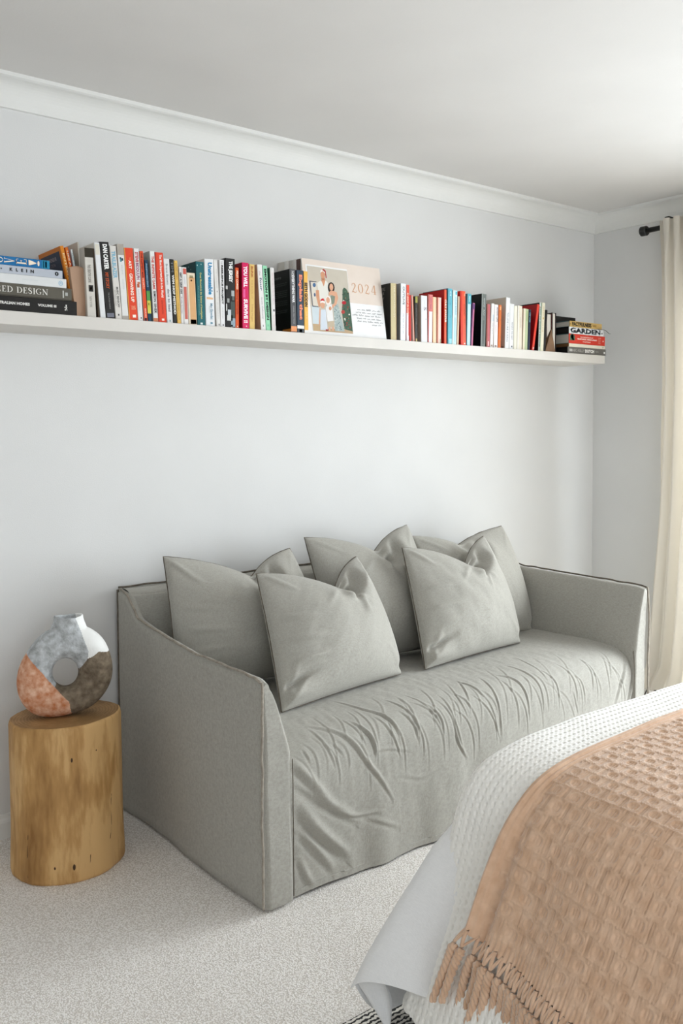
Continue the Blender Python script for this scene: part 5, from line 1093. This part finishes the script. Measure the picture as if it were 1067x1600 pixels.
# handwriting: loose illegible strokes
rw = np.random.RandomState(12); V, F = [], []
for r_, (a0, a1, z) in enumerate(((.64, .97, .385), (.62, .97, .345), (.57, .97, .305), (.63, .97, .265), (.63, .97, .225), (.82, .94, .185))):
    x = a0
    while x < a1-.02:
        wl = min(rw.uniform(.035, .075), a1-x); m_ = int(wl/.003); px_ = np.linspace(x, x+wl, m_)
        pz_ = z+.008*np.sin(np.arange(m_)*1.9+rw.rand()*6)*rw.uniform(.5, 1.2, m_)+.014*(rw.rand(m_) > .88)
        v, f = ribbon(np.column_stack([px_*wC, pz_*hC]), .0011); n = len(V); V += list(v); F += [tuple(i+n for i in q) for q in f]; x += wl+.018
v2 = np.array(V); flat('handwriting', cal, v2, F, BLc+nC*.0008, ux_, up_, paper((128, 130, 134)))
# the printed portrait: flat patches of colour in the picture's own frame (0..1 across, 0..1 down)
PX0, PX1, PZ0, PZ1 = .055, .555, .045, .905
cols = {}
pmats, V, F, MI = [], [], [], []
def pic(poly, c, lay_):
    if c not in cols: cols[c] = len(pmats); pmats.append(paper(c))
    n = len(V)
    for x, y in poly:
        b = (y-95-(x/870)*110)/1375.; a = (x-70*b)/(870+10*b)
        a, b = min(max(a, 0), 1), min(max(b, 0), 1)
        V.append(BLc+ux_*(PX0+(PX1-PX0)*a)*wC+up_*(PZ1-(PZ1-PZ0)*b)*hC+nC*(.0006+.00010*lay_))
    F.append(tuple(range(n, n+len(poly)))); MI.append(cols[c])
def el(cx, cy, rx, ry, k=14): return [(cx+rx*math.cos(2*math.pi*i/k), cy+ry*math.sin(2*math.pi*i/k)) for i in range(k)]
SK, SK2 = (206, 150, 116), (216, 164, 134)
pic([(0, 95), (870, 205), (950, 1590), (70, 1480)], (196, 188, 174), 0)
pic([(60, 940), (230, 960), (230, 1350), (70, 1330)], (200, 212, 218), 1); pic([(72, 1330), (250, 1350), (250, 1500), (78, 1480)], (190, 164, 128), 1)
pic([(230, 1440), (950, 1500), (950, 1590), (230, 1510)], (184, 158, 126), 1)
pic([(38, 415), (190, 435), (210, 985), (78, 970)], (62, 66, 84), 1); pic([(62, 440), (190, 452), (205, 965), (92, 950)], (214, 208, 196), 2); pic(el(140, 510, 34, 46), (70, 104, 146), 3); pic(el(140, 720, 18, 40), (60, 84, 120), 3)
pic([(200, 470), (270, 420), (400, 420), (440, 480), (430, 820), (230, 830)], (222, 220, 212), 2)                        # man's shirt
pic([(170, 620), (235, 620), (240, 740), (250, 960), (215, 1000), (165, 740)], SK, 3)                                   # his arm
pic([(290, 400), (390, 390), (345, 545)], SK, 3); pic(el(335, 290, 48, 82), SK, 4); pic(el(337, 375, 36, 40), (186, 126, 92), 3)
pic([(275, 250), (290, 190), (340, 175), (385, 215), (395, 270), (375, 255), (335, 215), (295, 235)], (236, 228, 222), 5); pic([(320, 180), (360, 165), (400, 205), (415, 355), (395, 370), (385, 240)], (176, 50, 48), 5)
pic(el(505, 570, 76, 118), (44, 32, 28), 3); pic(el(508, 560, 42, 76), SK2, 4)                                           # woman
pic([(450, 680), (480, 640), (540, 640), (620, 670), (650, 800), (600, 940), (480, 1050), (450, 1010), (560, 900), (580, 760), (500, 730), (440, 740)], SK2, 4)
pic([(480, 740), (590, 740), (590, 920), (500, 930)], (130, 140, 124), 3); pic([(530, 930), (640, 930), (760, 1530), (550, 1510)], (164, 178, 176), 3)
rp = np.random.RandomState(3)
for _ in range(46):
    y = rp.uniform(950, 1500); x = rp.uniform(545, 640+(y-930)*.17); pic(el(x, y, 9, 13, 6), ((96, 112, 116), (206, 214, 210))[rp.randint(2)], 4)
pic([(250, 1040), (360, 1040), (380, 1480), (225, 1470)], (204, 212, 222), 4); pic([(225, 1010), (255, 1030), (225, 1340), (195, 1400)], SK2, 4)   # first child
pic(el(300, 935, 50, 80), SK2, 5); pic([(245, 900), (255, 860), (300, 845), (350, 865), (355, 910), (300, 890)], (240, 232, 226), 6); pic([(258, 860), (270, 815), (320, 795), (348, 860), (300, 846)], (206, 36, 44), 6)
pic([(360, 1000), (400, 940), (500, 930), (520, 1290), (390, 1310)], (228, 226, 224), 5); pic(el(425, 850, 64, 106), (236, 226, 220), 5); pic(el(420, 840, 40, 66), SK2, 6)
pic([(395, 1300), (530, 1290), (530, 1420), (400, 1420)], (190, 174, 150), 5); pic([(405, 1420), (445, 1420), (445, 1500), (410, 1500)], SK2, 5); pic([(480, 1420), (520, 1420), (520, 1500), (485, 1500)], SK2, 5); pic([(340, 1460), (400, 1470), (400, 1500), (340, 1500)], (150, 40, 50), 5); pic(el(460, 1020, 30, 44), SK, 7)
pic([(790, 570), (840, 600), (900, 700), (915, 1000), (948, 1540), (760, 1480), (715, 1100), (740, 900), (755, 620)], (66, 92, 74), 2)               # tree
for _ in range(40):
    y = rp.uniform(620, 1480); x = rp.uniform(745, 905+(y-700)*.04); pic(el(x, y, rp.uniform(8, 22), rp.uniform(8, 22), 7), ((150, 52, 46), (226, 222, 210), (100, 126, 104), (140, 110, 80), (40, 62, 52))[rp.randint(5)], 3)
pic(el(775, 905, 50, 40), (176, 30, 44), 4); pic(el(745, 1105, 42, 42), (170, 60, 56), 4)
bm_ = mesh('family_portrait', V, F, pmats, None, sm=False, midx=MI); bm_.parent = cal
